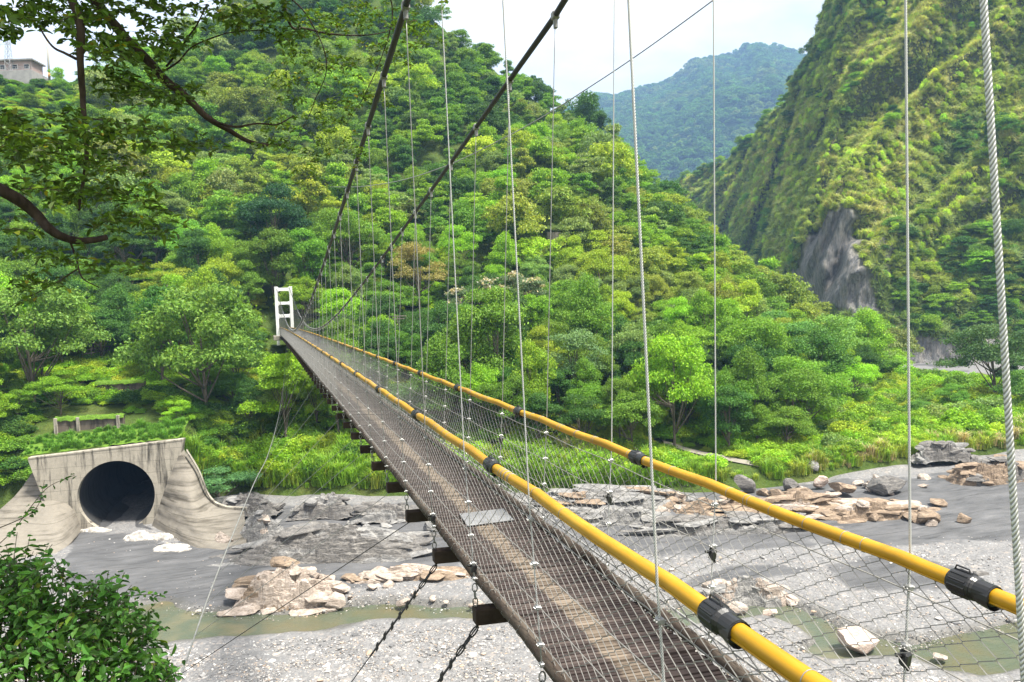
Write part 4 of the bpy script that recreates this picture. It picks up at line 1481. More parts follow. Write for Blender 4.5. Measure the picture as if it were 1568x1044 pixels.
for s in (-1, 1):
    g = Geo()
    uu = np.arange(UE0, UE1, 0.5)
    Pc = curbp(uu, s)
    Pc[:, 0] += rng.normal(0, 0.006, len(uu))
    Pc[:, 2] += rng.normal(0, 0.006, len(uu)) - 0.02
    tube(g, Pc, 0.058 * rng.uniform(0.92, 1.08, len(uu)), 8)
    cb = part(g, 'edge_pole', M['edge'], smooth=True)
    # wire wraps that lash the mesh to the pole
    g = Geo()
    uw = np.arange(UE0, 60, 0.22)
    a = np.linspace(0, 2 * math.pi, 7)
    P = np.stack([CURBX[s] + 0.063 * np.cos(a)[None] + 0 * uw[:, None], uw[:, None] + 0.03 * (a / math.pi - 1)[None], CURBZ[s] - 0.02 + zdk(uw)[:, None] + 0.063 * np.sin(a)[None]], -1)
    tubes(g, P, 0.0035, 3)
    o = g.build('lashing', M['mesh_wire'], cb)
    # steel rope along the outside of the right pole
    if s < 0:
        continue
    g = Geo()
    Pr = curbp(uu, s) + np.array([s * 0.10, 0, 0.03])
    tube(g, Pr, 0.013, 5)
    part(g, 'edge_rope', M['hanger'])

# main cables
for s in (-1, 1):
    g = Geo()
    uu = np.concatenate([np.linspace(-1.2, 40, 90), np.linspace(41, DT, 90)])
    P = np.stack([cabx(uu, s), uu, zcab(uu, s)], -1)
    tube(g, P, 0.043, 8)
    part(g, 'main_cable', M['cable'], smooth=True)

# cross beams, hangers with clamps, chains
NH = 67
hl = []
for s in (-1, 1):
    for k in range(1, NH + 1):
        hl.append((s, k, U0_ + SP * k + 0.0))
g_rest = Geo()
beams_rest = Geo()
for s, k, u in hl:
    top = np.array([float(cabx(u, s)), u, zcab(u, s)])
    rail = np.array([RAILX[s] + s * 0.075, u, RAILZ[s] + zdk(u)])
    cur = np.array([CURBX[s] + s * 0.075, u, CURBZ[s] + zdk(u)])
    beam = np.array([CURBX[s] + s * 0.06, u, -3.16 + zdk(u)])
    if top[2] < rail[2] + 0.1:
        top[2] = max(top[2], rail[2] - 0.3)
    r = 0.0088 if k == 1 else 0.0078 if k == 2 else 0.0062
    if k <= 50:
        g = Geo()
        pts = np.array([top, rail, cur])
        tube(g, np.vstack([np.linspace(top, rail, 12), np.linspace(rail, cur, 5)[1:]]), r, 6)
        h = part(g, 'hanger', M['rope'] if k <= 4 else M['hanger'], smooth=True)
        # clamp on the main cable
        g = Geo()
        tdir = np.array([0, 1, (zcab(u + .5, s) - zcab(u - .5, s))])
        tdir /= np.linalg.norm(tdir)
        upd = np.cross(np.array([1.0, 0, 0]), tdir)
        bevbox(g, np.array([float(cabx(u, s)), u, zcab(u, s)]), np.array([0.05, 0, 0]), tdir * 0.05, upd * 0.052, 0.012)
        bevbox(g, top + np.array([0, 0, -0.10]), np.array([0.026, 0, 0]), np.array([0, 0.03, 0]), np.array([0, 0, 0.07]), 0.01)
        g.build('cable_clamp', M['clamp'] if k > 9 else M['hanger'], h)
        if k <= 18:
            for f in (0.14, 0.40, 0.66, 0.88, 1.0):
                g = Geo()
                c0 = rail * (1 - f) + cur * f
                bevbox(g, c0, np.array([0.020, 0, 0]), np.array([0, 0.024, 0]), np.array([0, 0, 0.017]), 0.006)
                tube(g, [c0 + (-0.03, -0.012, 0), c0 + (0.03, -0.012, 0)], 0.006, 5)
                tube(g, [c0 + (-0.03, 0.012, 0), c0 + (0.03, 0.012, 0)], 0.006, 5)
                g.build('wire_clamp', M['clamp'], h)
            # chain between pole and beam
            g = Geo()
            z0_, z1_ = cur[2] - 0.06, beam[2] + 0.06
            nl_ = 3
            for q_ in range(nl_):
                zc_ = z0_ + (z1_ - z0_) * (q_ + .5) / nl_
                hh = abs(z1_ - z0_) / nl_ * 0.62
                aa = np.linspace(0, 2 * math.pi, 11)
                off = np.stack([np.cos(aa) * 0.026, 0 * aa, np.sin(aa) * hh], -1)
                if q_ % 2:
                    off = off[:, [1, 0, 2]]
                tube(g, np.array([cur[0], u, zc_]) + off, 0.0075, 5, caps=False)
            g.build('chain', M['hanger'], h)
            if (s > 0 and k in (2, 3, 4, 6)) or (s < 0 and k in (2, 4, 5)):
                g = Geo()
                c0 = rail * 0.55 + cur * 0.45 if s > 0 else cur + np.array([0, 0, .12])
                bevbox(g, c0, np.array([0.035, 0.01, 0]), np.array([0, 0.03, 0.01]), np.array([0.01, 0, 0.045]), 0.014)
                tube(g, [c0 + (-.07, 0, .03), c0 + (.0, 0, .0), c0 + (.02, 0, -.08)], 0.012, 5)
                g.build('black_strap', M['black'], h)
    else:
        tube(g_rest, [top, rail, cur], r, 4)
o = part(g_rest, 'hanger', M['hanger'])
o['kind'] = 'stuff'
for k in range(1, NH + 1):
    u = U0_ + SP * k
    g = Geo()
    z = -3.24 + zdk(u)
    bevbox(g, ((CURBX[-1] + CURBX[1]) / 2, u, z), np.array([0.77, 0, -0.035]), np.array([0, 0.075, 0]), np.array([0, 0, 0.085]), 0.012)
    part(g, 'cross_beam', M['timber_dark'])

# mesh sides: chain-link wires woven in zigzags, and the long wires they are tied to
for s in (-1, 1):
    g = Geo()
    p = 0.098
    uw = np.arange(UE0 + 0.4, UE1 - 0.8, p)
    m = 23
    lv = np.arange(m)
    f = np.clip(np.stack([lv - 0.09, lv + 0.09], 1).ravel() / (m - 1), 0, 1)
    for lo, hi, rr in ((0, 24, 0.0031), (24, 200, 0.0042)):
        w = uw[(uw >= lo - 5) & (uw < hi)] if lo == 0 else uw[uw >= lo]
        top = railp(w, s)
        bot = curbp(w, s)
        P = top[:, None, :] * (1 - f)[None, :, None] + bot[:, None, :] * f[None, :, None]
        zig = ((np.repeat(lv, 2)[None, :] + np.round((w - uw[0]) / p).astype(int)[:, None]) % 2) * 1.0
        P[:, :, 1] += (zig - .5) * p * 1.04
        P[:, :, 0] += (zig - .5) * 0.006 - s * 0.05 * np.sin(f * math.pi)[None, :] + s * 0.012
        P[:, :, 1] += 0.012 * np.sin(w * 1.7)[:, None] * np.sin(f * 5)[None, :]
        P[:, :, 2] += 0.008 * np.sin(w * 2.3)[:, None] * np.sin(f * math.pi)[None, :]
        tubes(g, P, rr, 3)
    pan = part(g, 'mesh_panel', M['mesh_wire'])
    g = Geo()
    uu = np.arange(UE0, UE1, 0.5)
    for f in (0.14, 0.40, 0.66, 0.88):
        P = railp(uu, s, False) * (1 - f) + curbp(uu, s) * f
        P[:, 0] += s * 0.05
        P[:, 2] -= 0.02 * np.abs(np.sin((uu - U0_) / SP * math.pi))
        tube(g, P, 0.0045, 4)
    part(g, 'side_wire', M['mesh_wire'])

# handrails: yellow pipe in lengths, wire ties and black sleeves
for s in (-1, 1):
    g = Geo()
    uu = np.arange(UE0, UE1, 0.2)
    P = railp(uu, s)
    P[:, 0] += rng.normal(0, 0.0015, len(uu))
    tube(g, P, 0.044, 14)
    nt0 = len(g.F[4][0])
    ut = np.concatenate([k0 + np.sort(rng.uniform(0, 3.4, 9)) for k0 in np.arange(-0.5, 40, 3.66)])
    a = np.linspace(0, 2 * math.pi, 15)
    c0 = railp(ut, s)
    Pt = c0[:, None, :] + np.stack([0.0455 * np.cos(a), 0 * a, 0.0455 * np.sin(a)], -1)[None]
    tubes(g, Pt, 0.0028, 4)
    nt1 = sum(len(f) for f in g.F[4]) - nt0
    rail = part(g, 'handrail', [M['yellow'], M['hanger']], smooth=True, fmat=np.concatenate([np.zeros(nt0, int), np.ones(nt1, int), np.zeros(2, int)]))
    g = Geo()
    # seam lip of the split pipe, low on the side facing the camera
    tube(g, P + np.array([-0.037, 0, -0.025]), 0.0065, 5)
    g.build('seam', M['yellow'], rail, smooth=True)
    for k in range(36):
        uc = 2.93 + 3.70 * k
        g = Geo()
        u1 = np.array([-0.235, -0.23, -0.20, 0.00, 0.02, 0.035, 0.05, 0.07, 0.20, 0.235, 0.24])
        rr = np.array([0.046, 0.062, 0.067, 0.067, 0.065, 0.059, 0.065, 0.057, 0.056, 0.056, 0.045])
        tube(g, railp(uc - u1 * 0.52, s), rr, 18 if k < 6 else 8)
        if k < 5:
            for a in np.linspace(0, 2 * math.pi, 13)[:-1]:
                off = np.array([math.cos(a) * 0.066, 0, math.sin(a) * 0.066])
                tube(g, railp(uc - np.array([-0.10, -0.0]), s) + off, 0.006, 5)
            hp = railp(uc - np.array([-0.105, -0.095, -0.02, -0.01]), s) + np.array([0.0, 0, 0.066])
            hp[1:3, 2] += 0.022
            tube(g, hp, 0.005, 5)
            # flared skirt hanging below the sleeve end
            e0 = railp(uc - np.array([0.05, 0.13]), s)
            tube(g, e0 + np.array([0, 0, -0.012]), [0.056, 0.064], 14, caps=False)
        if k < 14:
            g.build('pipe_sleeve', M['black'], rail, smooth=False)
        else:
            if k == 14:
                rest = Geo()
            for q_ in [g]:
                V_ = np.concatenate(q_.V)
                rest.add(V_, *[np.concatenate(v) for v in q_.F.values()])
    o = rest.build('pipe_sleeve', M['black'], rail)
    o['kind'] = 'stuff'

# white far tower: two legs, three cross beams with haunches
twr = Geo()
yt = DT
zb, zt = -4.6, 5.40
TWX = (A0 - 1.22, A0 + 1.22)
for x in TWX:
    bevbox(twr, (x, yt, (zb + zt) / 2), (0.26, 0, 0), (0, 0.24, 0), (0, 0, (zt - zb) / 2), 0.03)
    bevbox(twr, (x, yt, zt + 0.06), (0.29, 0, 0), (0, 0.27, 0), (0, 0, 0.06), 0.02)
for zc_, hh in ((zt - 0.36, 0.27), (zt - 2.75, 0.25), (zt - 4.95, 0.28)):
    bevbox(twr, (A0, yt, zc_), (1.00, 0, 0), (0, 0.16, 0), (0, 0, hh), 0.02)
    for sx in (-1, 1):
        for sz in (-1, 1):
            c0 = np.array([A0 + sx * 1.0, yt, zc_ + sz * hh])
            V_ = [c0 + (0, -0.14, 0), c0 + (-sx * 0.26, -0.14, 0), c0 + (0, -0.14, sz * 0.26), c0 + (0, 0.14, 0), c0 + (-sx * 0.26, 0.14, 0), c0 + (0, 0.14, sz * 0.26)]
            twr.add(np.array(V_), np.array([[0, 1, 2], [3, 5, 4]]), np.array([[1, 4, 5, 2]]))
tower = part(twr, 'tower', M['white'])
# footing and landing beyond the tower
g = Geo()
bevbox(g, (A0 - 0.1, DT + 2.6, -3.35), (1.9, 0, 0), (0, 2.9, 0), (0, 0, 0.38), 0.05)
part(g, 'landing', M['concrete'])
# backstays behind the tower
for s in (-1, 1):
    g = Geo()
    P0_ = np.array([A0 + s * ecab(DT), DT, zcab(DT, s)])
    tube(g, np.linspace(P0_, P0_ + np.array([s * 0.5, 13, -8.5]), 8), 0.036, 6)
    part(g, 'backstay', M['cable'])

# side guy rope on the left with its thin stays
guy_pts = [(u, x, y) for u, x, y in ((8, 232, 1180), (10, 250, 1110), (13.0, 272, 1044), (14.4, 285, 1012), (20, 332, 880), (30, 388, 742), (40, 411, 694), (60, 426, 640), (85, 432, 605), (118, 436, 575))]
GP = []
for u, x, y in guy_pts:
    d = 0.95 * u + 0.3 * 1.2
    GP.append(pix(x, y, d))
GP = smooth_path(GP, 120)
g = Geo()
tube(g, GP, 0.017, 6)
guy = part(g, 'guy_rope', M['wire'], smooth=True)
gs = Geo()
for k in range(4, 64, 1):
    if (k > 10 and k % 3) or k > 45:
        continue
    u = U0_ + SP * k
    a = np.array([CURBX[-1] - 0.04, u, -3.30 + zdk(u)])
    ug = u + (3.0 if k < 12 else 1.0)
    if k < 6:
        b = a + np.array([-3.9, 0.6, -4.9]) * 1.15
    else:
        j_ = int(np.argmin(abs(GP[:, 1] - ug)))
        b = GP[j_]
    g = Geo()
    tube(g, np.linspace(a, b, 6), 0.0075 if k <= 6 else 0.006, 5)
    if k <= 5:
        # chain and turnbuckle lumps at the top of the stay
        dv = (b - a) / np.linalg.norm(b - a)
        for q_ in range(3):
            aa = np.linspace(0, 2 * math.pi, 10)
            side = np.cross(dv, (0, 1, 0))
            side /= np.linalg.norm(side)
            sd_ = side if q_ % 2 == 0 else np.cross(dv, side)
            c0 = a + dv * (0.10 + 0.115 * q_)
            tube(g, c0 + np.cos(aa)[:, None] * dv * 0.072 + np.sin(aa)[:, None] * sd_ * 0.028, 0.009, 5, caps=False)
        for q_ in range(6):
            c0 = a + dv * (0.50 + 0.16 * q_)
            bevbox(g, c0, dv * 0.028, np.cross(dv, (0, 0, 1)) * 0.024, np.array([0, 0, 0.05]), 0.008)
        tube(g, [a + dv * 0.42, a + dv * 1.45], 0.014, 6)
    part(g, 'stay', M['cable'] if k <= 6 else M['wire'])

# a separate steel rope strung across the valley
ov = empty('overhead_rope', (0, 0, 0))
cps = [(1180, -75, 11.5), (1095, -2, 14), (917, 124, 20), (780, 207, 30), (672, 258, 50), (600, 279, 80), (545, 286, 130), (505, 286, 150)]
P = smooth_path([pix(*c) for c in cps], 80)
g = Geo()
tube(g, P, np.interp(P @ FW, [10, 30, 60, 150], [0.012, 0.02, 0.035, 0.05]), 6)
bpy.data.objects.remove(ov)
ovr = g.build('overhead_rope', M['hanger'], smooth=True)
tag(ovr, 'thin steel rope sagging across the valley and rising to upper right', 'rope')
# ------------------------------------------------------------------ drainage tunnel on the far bank
TZ = np.array([0, 0, 1.0])


def tp(s, z, out=0.0):
    """Tunnel frame: s to the photo's right, z up from the bore centre, out of the mouth."""
    return TUN_C + TUN_S * s + TZ * z + TUN_N * out


if (TUN_S @ RT) < 0:
    TUN_S = -TUN_S
tun = empty('drainage_tunnel', tp(0, -3.6))
tag(tun, 'pale concrete tunnel mouth with a dark round bore opening onto the river bed', 'tunnel')


def tpart(g, name, mat, **k):
    o = g.build(name, mat, tun, **k)
    o.location = -np.array(tun.location)
    return o


R = TUN_R
nseg = 48
aa = np.linspace(0, 2 * math.pi, nseg, endpoint=False)
# headwall: ring of quads from the bore to the wall outline
outl = [(-8.3, 4.7), (7.0, 5.6), (6.3, 2.0), (5.0, -3.2), (4.4, -4.8), (-4.6, -4.8), (-6.0, -2.4), (-7.4, 1.4)]


def ray_out(a):
    d = np.array([math.cos(a), math.sin(a)])
    best = 1e9
    for i in range(len(outl)):
        p, q_ = np.array(outl[i]), np.array(outl[(i + 1) % len(outl)])
        e = q_ - p
        den = d[0] * e[1] - d[1] * e[0]
        if abs(den) < 1e-9:
            continue
        t_ = (p[0] * e[1] - p[1] * e[0]) / den
        u_ = (p[0] * d[1] - p[1] * d[0]) / den
        if t_ > 0 and -1e-6 <= u_ <= 1 + 1e-6:
            best = min(best, t_)
    return d * best


# angles that also hit the corners
angs = sorted(list(aa) + [math.atan2(q_[1], q_[0]) % (2 * math.pi) for q_ in outl])
angs = np.array(angs)
inn = np.stack([np.cos(angs) * R, np.sin(angs) * R], 1)
oo = np.array([ray_out(a) for a in angs])
m = len(angs)
V = [tp(p[0], p[1], 0.45) for p in inn] + [tp(p[0], p[1], 0.45) for p in oo] + [tp(p[0], p[1], -1.2) for p in oo]
V += [tp(p[0] * 1.0, p[1] * 1.0, -0.3) for p in inn]
F = []
for i in range(m):
    j = (i + 1) % m
    F += [[i, j, m + j, m + i], [m + i, m + j, 2 * m + j, 2 * m + i], [i, 3 * m + i, 3 * m + j, j]]
g = Geo()
g.add(np.array(V), np.array(F))
tpart(g, 'headwall', M['concrete'])
g = Geo()
bevbox(g, tp(-0.65, 5.16 + .04, 0.02), TUN_S * 7.62 + TZ * 0.42, TUN_N * 0.47, TZ * 0.10, 0.03)
tpart(g, 'coping', M['concrete'])
# bore lining
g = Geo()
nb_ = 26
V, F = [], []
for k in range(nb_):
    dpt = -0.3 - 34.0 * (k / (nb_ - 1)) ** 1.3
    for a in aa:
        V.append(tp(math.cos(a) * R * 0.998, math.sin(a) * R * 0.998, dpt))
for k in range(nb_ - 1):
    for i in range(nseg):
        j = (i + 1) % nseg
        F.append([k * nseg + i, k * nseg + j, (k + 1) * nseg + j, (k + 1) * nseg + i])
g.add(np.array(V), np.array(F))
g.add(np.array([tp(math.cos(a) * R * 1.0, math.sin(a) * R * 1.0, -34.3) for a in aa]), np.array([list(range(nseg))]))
tpart(g, 'bore', M['concrete_bore_shade'], smooth=True)


def sheet(g, rows, thick=None):
    """Quad sheet through rows of points (all rows the same length)."""
    A = np.array(rows, float)
    r, c = A.shape[:2]
    i, j = np.meshgrid(np.arange(r - 1), np.arange(c - 1), indexing='ij')
    q = np.stack([i * c + j, i * c + j + 1, (i + 1) * c + j + 1, (i + 1) * c + j], -1).reshape(-1, 4)
    g.add(A.reshape(-1, 3), q)


def rich_sheet(rows, nu, nv, amp=0.0, ns=2.0, seed=0, stepz=0.0):
    A = [smooth_path(r_, nu) for r_ in rows]
    B = np.array([smooth_path([a[k] for a in A], nv) for k in range(nu)]).transpose(1, 0, 2)
    P = B.reshape(-1, 3)
    if amp:
        P = P + (fbm(P / ns, 5, seed) * amp)[:, None] * (TUN_N * 0.7 + TZ * 0.5)
    if stepz:
        P = P + (np.sin(P[:, 2] * 5.5 + fbm(P / 3, 3, seed + 3) * 4) * stepz)[:, None] * TUN_N
    return P.reshape(B.shape)


# right wing wall: banded concrete cone sweeping down to the river bed, with a raised lip
def ip(*q):
    return [pix(*c) for c in q]


top = ip((276, 692, 82.4), (296, 722, 81.6), (314, 764, 80.2), (340, 780, 78.6), (374, 783, 78.0))
mid_ = ip((254, 745, 81.6), (284, 762, 78.6), (308, 790, 76.2), (344, 806, 74.6), (376, 806, 75.0))
low = ip((232, 806, 81.2), (268, 832, 75.5), (308, 852, 71.0), (346, 856, 69.8), (378, 838, 72.0))
P = rich_sheet([top, mid_, low], 60, 34, 0.28, 2.2, 5, 0.10)
g = Geo()
sheet(g, P)
back = P[0] + np.array([0, 0, -0.1]) - TUN_N * 2.2
sheet(g, [P[0] + TZ * 0.0, back])
tpart(g, 'wing_wall', M['concrete_flow'], smooth=True)
g = Geo()
lip = smooth_path(ip((286, 690, 82.6), (305, 722, 82.0), (322, 762, 80.8), (344, 776, 79.2), (378, 779, 78.4)), 40)
for k in range(39):
    c0 = (lip[k] + lip[k + 1]) / 2
    dv = (lip[k + 1] - lip[k]) / 2 * 1.02
    g.add(frame_box(c0, dv, TUN_N * 0.32, TZ * 0.14), BOXF)
tpart(g, 'lip', M['concrete'])
# left wing: sloping concrete apron beside the headwall
top = ip((68, 700, 82.6), (46, 728, 81.6), (18, 764, 80.0), (-40, 800, 78.0), (-160, 815, 76.0))
mid_ = ip((110, 752, 81.4), (74, 772, 79.0), (30, 802, 76.6), (-40, 830, 73.0), (-160, 842, 71.5))
low = ip((128, 808, 81.0), (98, 840, 73.0), (40, 864, 69.5), (-40, 884, 67.0), (-160, 890, 66.0))
P = rich_sheet([top, mid_, low], 50, 30, 0.25, 2.2, 6, 0.09)
g = Geo()
sheet(g, P)
sheet(g, [P[0], P[0] - TUN_N * 2.5 - TZ * 0.1])
tpart(g, 'wing_wall', M['concrete_flow'], smooth=True)
# silt floor inside and spilling from the bore
rows = []
for k, o_ in enumerate((-20, -8, -2, 1.0, 3.0, 5.0, 8.0)):
    w = (2.5, 2.5, 2.4, 2.6, 4.0, 5.0, 6.0)[k]
    z = (-3.1, -3.2, -3.35, -3.48, -3.7, -4.6, -5.6)[k]
    rows.append([tp(-w, z + .25, o_), tp(-w * .5, z, o_), tp(0, z - .35, o_), tp(w * .5, z - 0.05, o_), tp(w, z + 0.3, o_)])
P = rich_sheet(rows, 30, 50, 0.22, 1.3, 9)
g = Geo()
sheet(g, P)
tpart(g, 'silt_floor', plain('wet_shaded_silt', (0.06, 0.06, 0.063), 0.6, 0.4, 0, 0.35, 0.8, 0.08), smooth=True)  # silt colour also darkened to carry the shade inside the bore


# ------------------------------------------------------------------ rocks
def rock_geo(size, seed, planes=9, subdiv=3, rough=0.10, flat=0.0):
    g = np.random.default_rng(seed)
    bm = bmesh.new()
    bmesh.ops.create_icosphere(bm, subdivisions=subdiv, radius=1.0)
    V = np.array([v.co[:] for v in bm.verts])
    F = np.array([[v.index for v in f.verts] for f in bm.faces])
    bm.free()
    V = np.sign(V) * np.abs(V) ** 0.75
    for k in range(planes):
        n = g.normal(0, 1, 3) * np.array([1, 1, 0.8])
        n /= np.linalg.norm(n)
        o_ = g.uniform(0.42, 0.86)
        dd_ = (V @ n - o_).clip(0)
        V = V - dd_[:, None] * n[None] * 0.94
    V = V + (fbm(V * 1.6 + seed, 4, seed) * rough)[:, None] * V
    if flat:
        V[:, 2] = V[:, 2] + np.sin(V[:, 2] * 9 + fbm(V * 2, 3, seed) * 2) * flat * 0.4
        st = np.round(V[:, 2] * 3.2) / 3.2
        V[:, :2] *= (1 + flat * 0.6 * (vnoise(np.stack([st * 7.1, st * 0, st * 0 + seed], 1), seed)))[:, None]
    return V * np.asarray(size)[None] * 0.5, F


import bmesh
rock_count = {}


def rock(name, P, size, mat, seed, label, cat='rock', group=None, rot=None, planes=9, flat=0.0, rough=0.1, subdiv=3):
    V, F = rock_geo(size, seed, planes, subdiv, rough, flat)
    o = mk(name, V, F, mat, smooth=False, loc=P)
    rr = np.random.default_rng(seed + 3)
    o.rotation_euler = rot if rot is not None else (rr.normal(0, .12), rr.normal(0, .12), rr.uniform(0, 6.28))
    tag(o, label, cat, group)
    return o


VR = math.atan2(RT[1], RT[0])                       # yaw that lines up with the picture's horizontal


def outcrop(name, x, y, w_px, h_px, mats, seed, label, nl=9, depth=3.0, dip=0.05, zb=None, base=None):
    """Layered bedrock: a broken shelf of thin beds with stepped fronts, one mesh with its own sunken skirt."""
    z0 = ZR + 0.15 if zb is None else zb
    P = gp(x, y, z0)
    d = float(P @ FW)
    w, hgt = w_px * d / F_PX, h_px * d / F_PX
    step = max(0.16, min(0.46, hgt / (nl * 0.42)))
    nx_, ny_ = int(min(320, max(60, w / 0.09))), int(min(150, max(30, (depth + 1) / 0.09)))
    X, Y = np.meshgrid(np.linspace(-0.56, 0.56, nx_) * w, np.linspace(-0.5, depth, ny_))
    q = np.stack([X.ravel(), Y.ravel(), np.full(X.size, seed * 13.7)], 1)
    n1 = fbm(q / np.array([max(1.2, w * 0.22), 1.1, 1]), 4, seed)
    n2 = fbm(q / np.array([0.9, 0.45, 1]), 4, seed + 40)
    u = q[:, 0] / w
    end = sstep(0.56, 0.16, np.abs(u) + n2 * 0.08 + n1 * 0.07)
    front = sstep(-0.45, 0.35 + 0.15 * depth, q[:, 1] + n1 * 0.55 * min(1, depth / 3) + n2 * 0.25)
    back = sstep(depth, depth * 0.45, q[:, 1] + n1 * 0.3)
    top = 0.62 + 0.55 * n1 + 0.14 * n2 + dip * q[:, 0] / max(hgt, .3)
    h = hgt * end * np.minimum(front, 0.35 + 0.65 * back) * back ** 0.3 * top * 1.12
    h = h + 0.05 * q[:, 0] * dip
    wv_ = n1 * 1.5 + fbm(q / np.array([max(2.0, w * .12), 2.0, 1]), 3, seed + 60) * 0.9 + 0.35 * q[:, 0] / max(1.5, w * .18)
    t_ = h / step + wv_ + n2 * 0.25
    fl = np.floor(t_)
    fr = t_ - fl
    h = (fl + 0.8 * sstep(0.45, 0.95, fr) + 0.2 * fr - wv_) * step
    h = h + n2 * 0.035 - 0.45 * (1 - sstep(0.0, 0.25, end * front * back))
    V = np.stack([q[:, 0], q[:, 1] - (fr > 0.6) * 0.03, h], 1)
    i, j = np.meshgrid(np.arange(ny_ - 1), np.arange(nx_ - 1), indexing='ij')
    F = np.stack([i * nx_ + j, i * nx_ + j + 1, (i + 1) * nx_ + j + 1, (i + 1) * nx_ + j], -1).reshape(-1, 4)
    fc = V[F].mean(1)
    mm = (fbm(np.stack([fc[:, 0] / (w * .25 + .5), fc[:, 1] / 3.0, fc[:, 2] / 1.2 + seed], 1), 2, seed + 7) > 0.16).astype(int) if len(mats) == 2 else np.zeros(len(F), int)
    g = np.random.default_rng(seed + 5)
    geo = Geo()
    geo.add(V, F)
    tri = []
    nsl = int(np.clip(w * depth / 1.8, 6, 40) * (0.45 if seed == 1 else 1)) if 'crust' not in name else 0
    hm = h.reshape(ny_, nx_)
    strike = g.normal(0, .10)
    for k in range(nsl):
        yy = depth * g.uniform(-0.05, 0.85)
        xx = w * g.uniform(-0.47, 0.47)
        jx, jy = int(np.clip((xx / w + .56) / 1.12 * nx_, 0, nx_ - 1)), int(np.clip((yy + .5) / (depth + .5) * ny_, 0, ny_ - 1))
        z_ = max(hm[jy, jx], -0.05)
        L_ = np.clip(w * g.uniform(.12, .42), 0.9, 9.0)
        th_ = g.uniform(0.22, 0.5) * min(1.0, 0.35 + hgt / 3.0)
        Vr, Fr = rock_geo((L_, g.uniform(.7, 1.5) * min(1.3, depth / 2.2), th_ * 1.25), seed * 91 + k, 9, 3, 0.10, 0.05)
        a = strike + g.normal(0, .10)
        Vr = Vr @ np.array([[math.cos(a), math.sin(a), 0], [-math.sin(a), math.cos(a), 0], [0, 0, 1]])
        Vr[:, 2] += Vr[:, 0] * (dip * .6 + g.normal(0, .04)) + Vr[:, 1] * 0.18
        geo.add(Vr + np.array([xx, yy, z_ + th_ * .18]), Fr)
        tri += [int(len(mats) > 1 and g.random() < 0.3)] * len(Fr)
    quads = np.concatenate(geo.F[4])
    Fs = [quads] + ([np.concatenate(geo.F[3])] if 3 in geo.F else [])
    o = mk(name, np.concatenate(geo.V), Fs, mats, smooth=False, loc=P, fmat=np.concatenate([mm, np.array(tri, int)]))
    o.rotation_euler = (0, 0, VR)
    tag(o, label, 'outcrop')
    return o


RG, RD, RB, RP, RK = M['rock_grey'], M['rock_dark'], M['rock_brown'], M['rock_pale'], M['rock_pink']
outcrop('bedrock_outcrop', 495, 866, 330, 50, [RD, RG], 1, 'broad dark grey layered bedrock sloping into the river left of the bridge', 10, 9.0, 0.02)
outcrop('bedrock_outcrop', 432, 934, 180, 66, [RP, RB], 2, 'pale pinkish layered bedrock ledge standing in the left river pool', 9, 5.0, 0.05)
outcrop('bedrock_outcrop', 622, 893, 235, 20, [RB, RP], 3, 'low orange-brown ledge of flat rock left of the bridge deck', 4, 2.4, 0.0)
outcrop('bedrock_outcrop', 395, 830, 90, 38, [RG, RP], 4, 'jagged grey ledge at the foot of the tunnel wing wall', 5, 2.6, 0.1)
outcrop('bedrock_outcrop', 375, 782, 90, 28, [RD, RG], 5, 'dark rounded bank rock just right of the curved concrete lip', 4, 2.5, 0.0, -20.8)
outcrop('bedrock_outcrop', 492, 785, 95, 34, [RD, RG], 6, 'dark brown bank rock below the grass, middle of three left of the bridge', 4, 2.6, 0.0, -20.9)
outcrop('bedrock_outcrop', 590, 790, 105, 24, [RD, RG], 7, 'long dark bank rock below the grass beside the bridge deck', 4, 2.6, 0.0, -21.0)
outcrop('bedrock_outcrop', 945, 806, 190, 30, [RG, RD], 8, 'grey wave-shaped ledge seen through the right mesh side', 4, 3.0, 0.01)
outcrop('bedrock_outcrop', 1120, 820, 300, 32, [RG, RD], 9, 'long straight grey rock step with a pale crest along the far shore', 4, 3.0, 0.0)
outcrop('bedrock_outcrop', 930, 775, 230, 26, [RG, RB], 10, 'low brown-grey layered ledges at the edge of the bank grass', 5, 4.0, 0.0, -21.2)
outcrop('bedrock_outcrop', 1150, 925, 150, 42, [RP, RG], 11, 'white and grey slab of layered rock beside the right river pool', 4, 2.6, -0.06)
outcrop('bedrock_outcrop', 1350, 797, 210, 34, [RB, RP], 12, 'stack of orange-brown layered slabs at the right of the rock band', 5, 3.0, 0.0)
outcrop('bedrock_outcrop', 1225, 792, 250, 33, [RB, RP], 13, 'orange-brown layered ledges at the middle of the rock band', 6, 3.4, 0.02)
outcrop('bedrock_outcrop', 1110, 787, 170, 28, [RB, RP], 14, 'thin orange ledges at the left end of the rock band', 5, 2.6, 0.02)
outcrop('bedrock_outcrop', 1530, 738, 130, 46, [RB, RD], 15, 'smooth brown rock wall at the right edge above the grey silt', 3, 4.0, 0.03, -21.4)
outcrop('bedrock_outcrop', 1450, 700, 90, 30, [RD, RG], 16, 'dark broken rock half hidden in bushes on the right bank', 4, 3.0, 0.1, -20.6)

outcrop('lime_crust', 142, 814, 56, 8, [M['foam']], 31, 'white lump of lime deposit at the left of the tunnel mouth', 3, 1.2, 0.0, -21.9)
outcrop('lime_crust', 226, 826, 92, 11, [M['foam']], 32, 'white lime-crusted slab at the right of the tunnel mouth', 3, 2.0, -0.1, -21.9)
outcrop('lime_crust', 262, 843, 70, 6, [M['foam']], 33, 'white lime-crusted sheet spilling down over the dark silt', 3, 2.2, -0.1, -21.9)

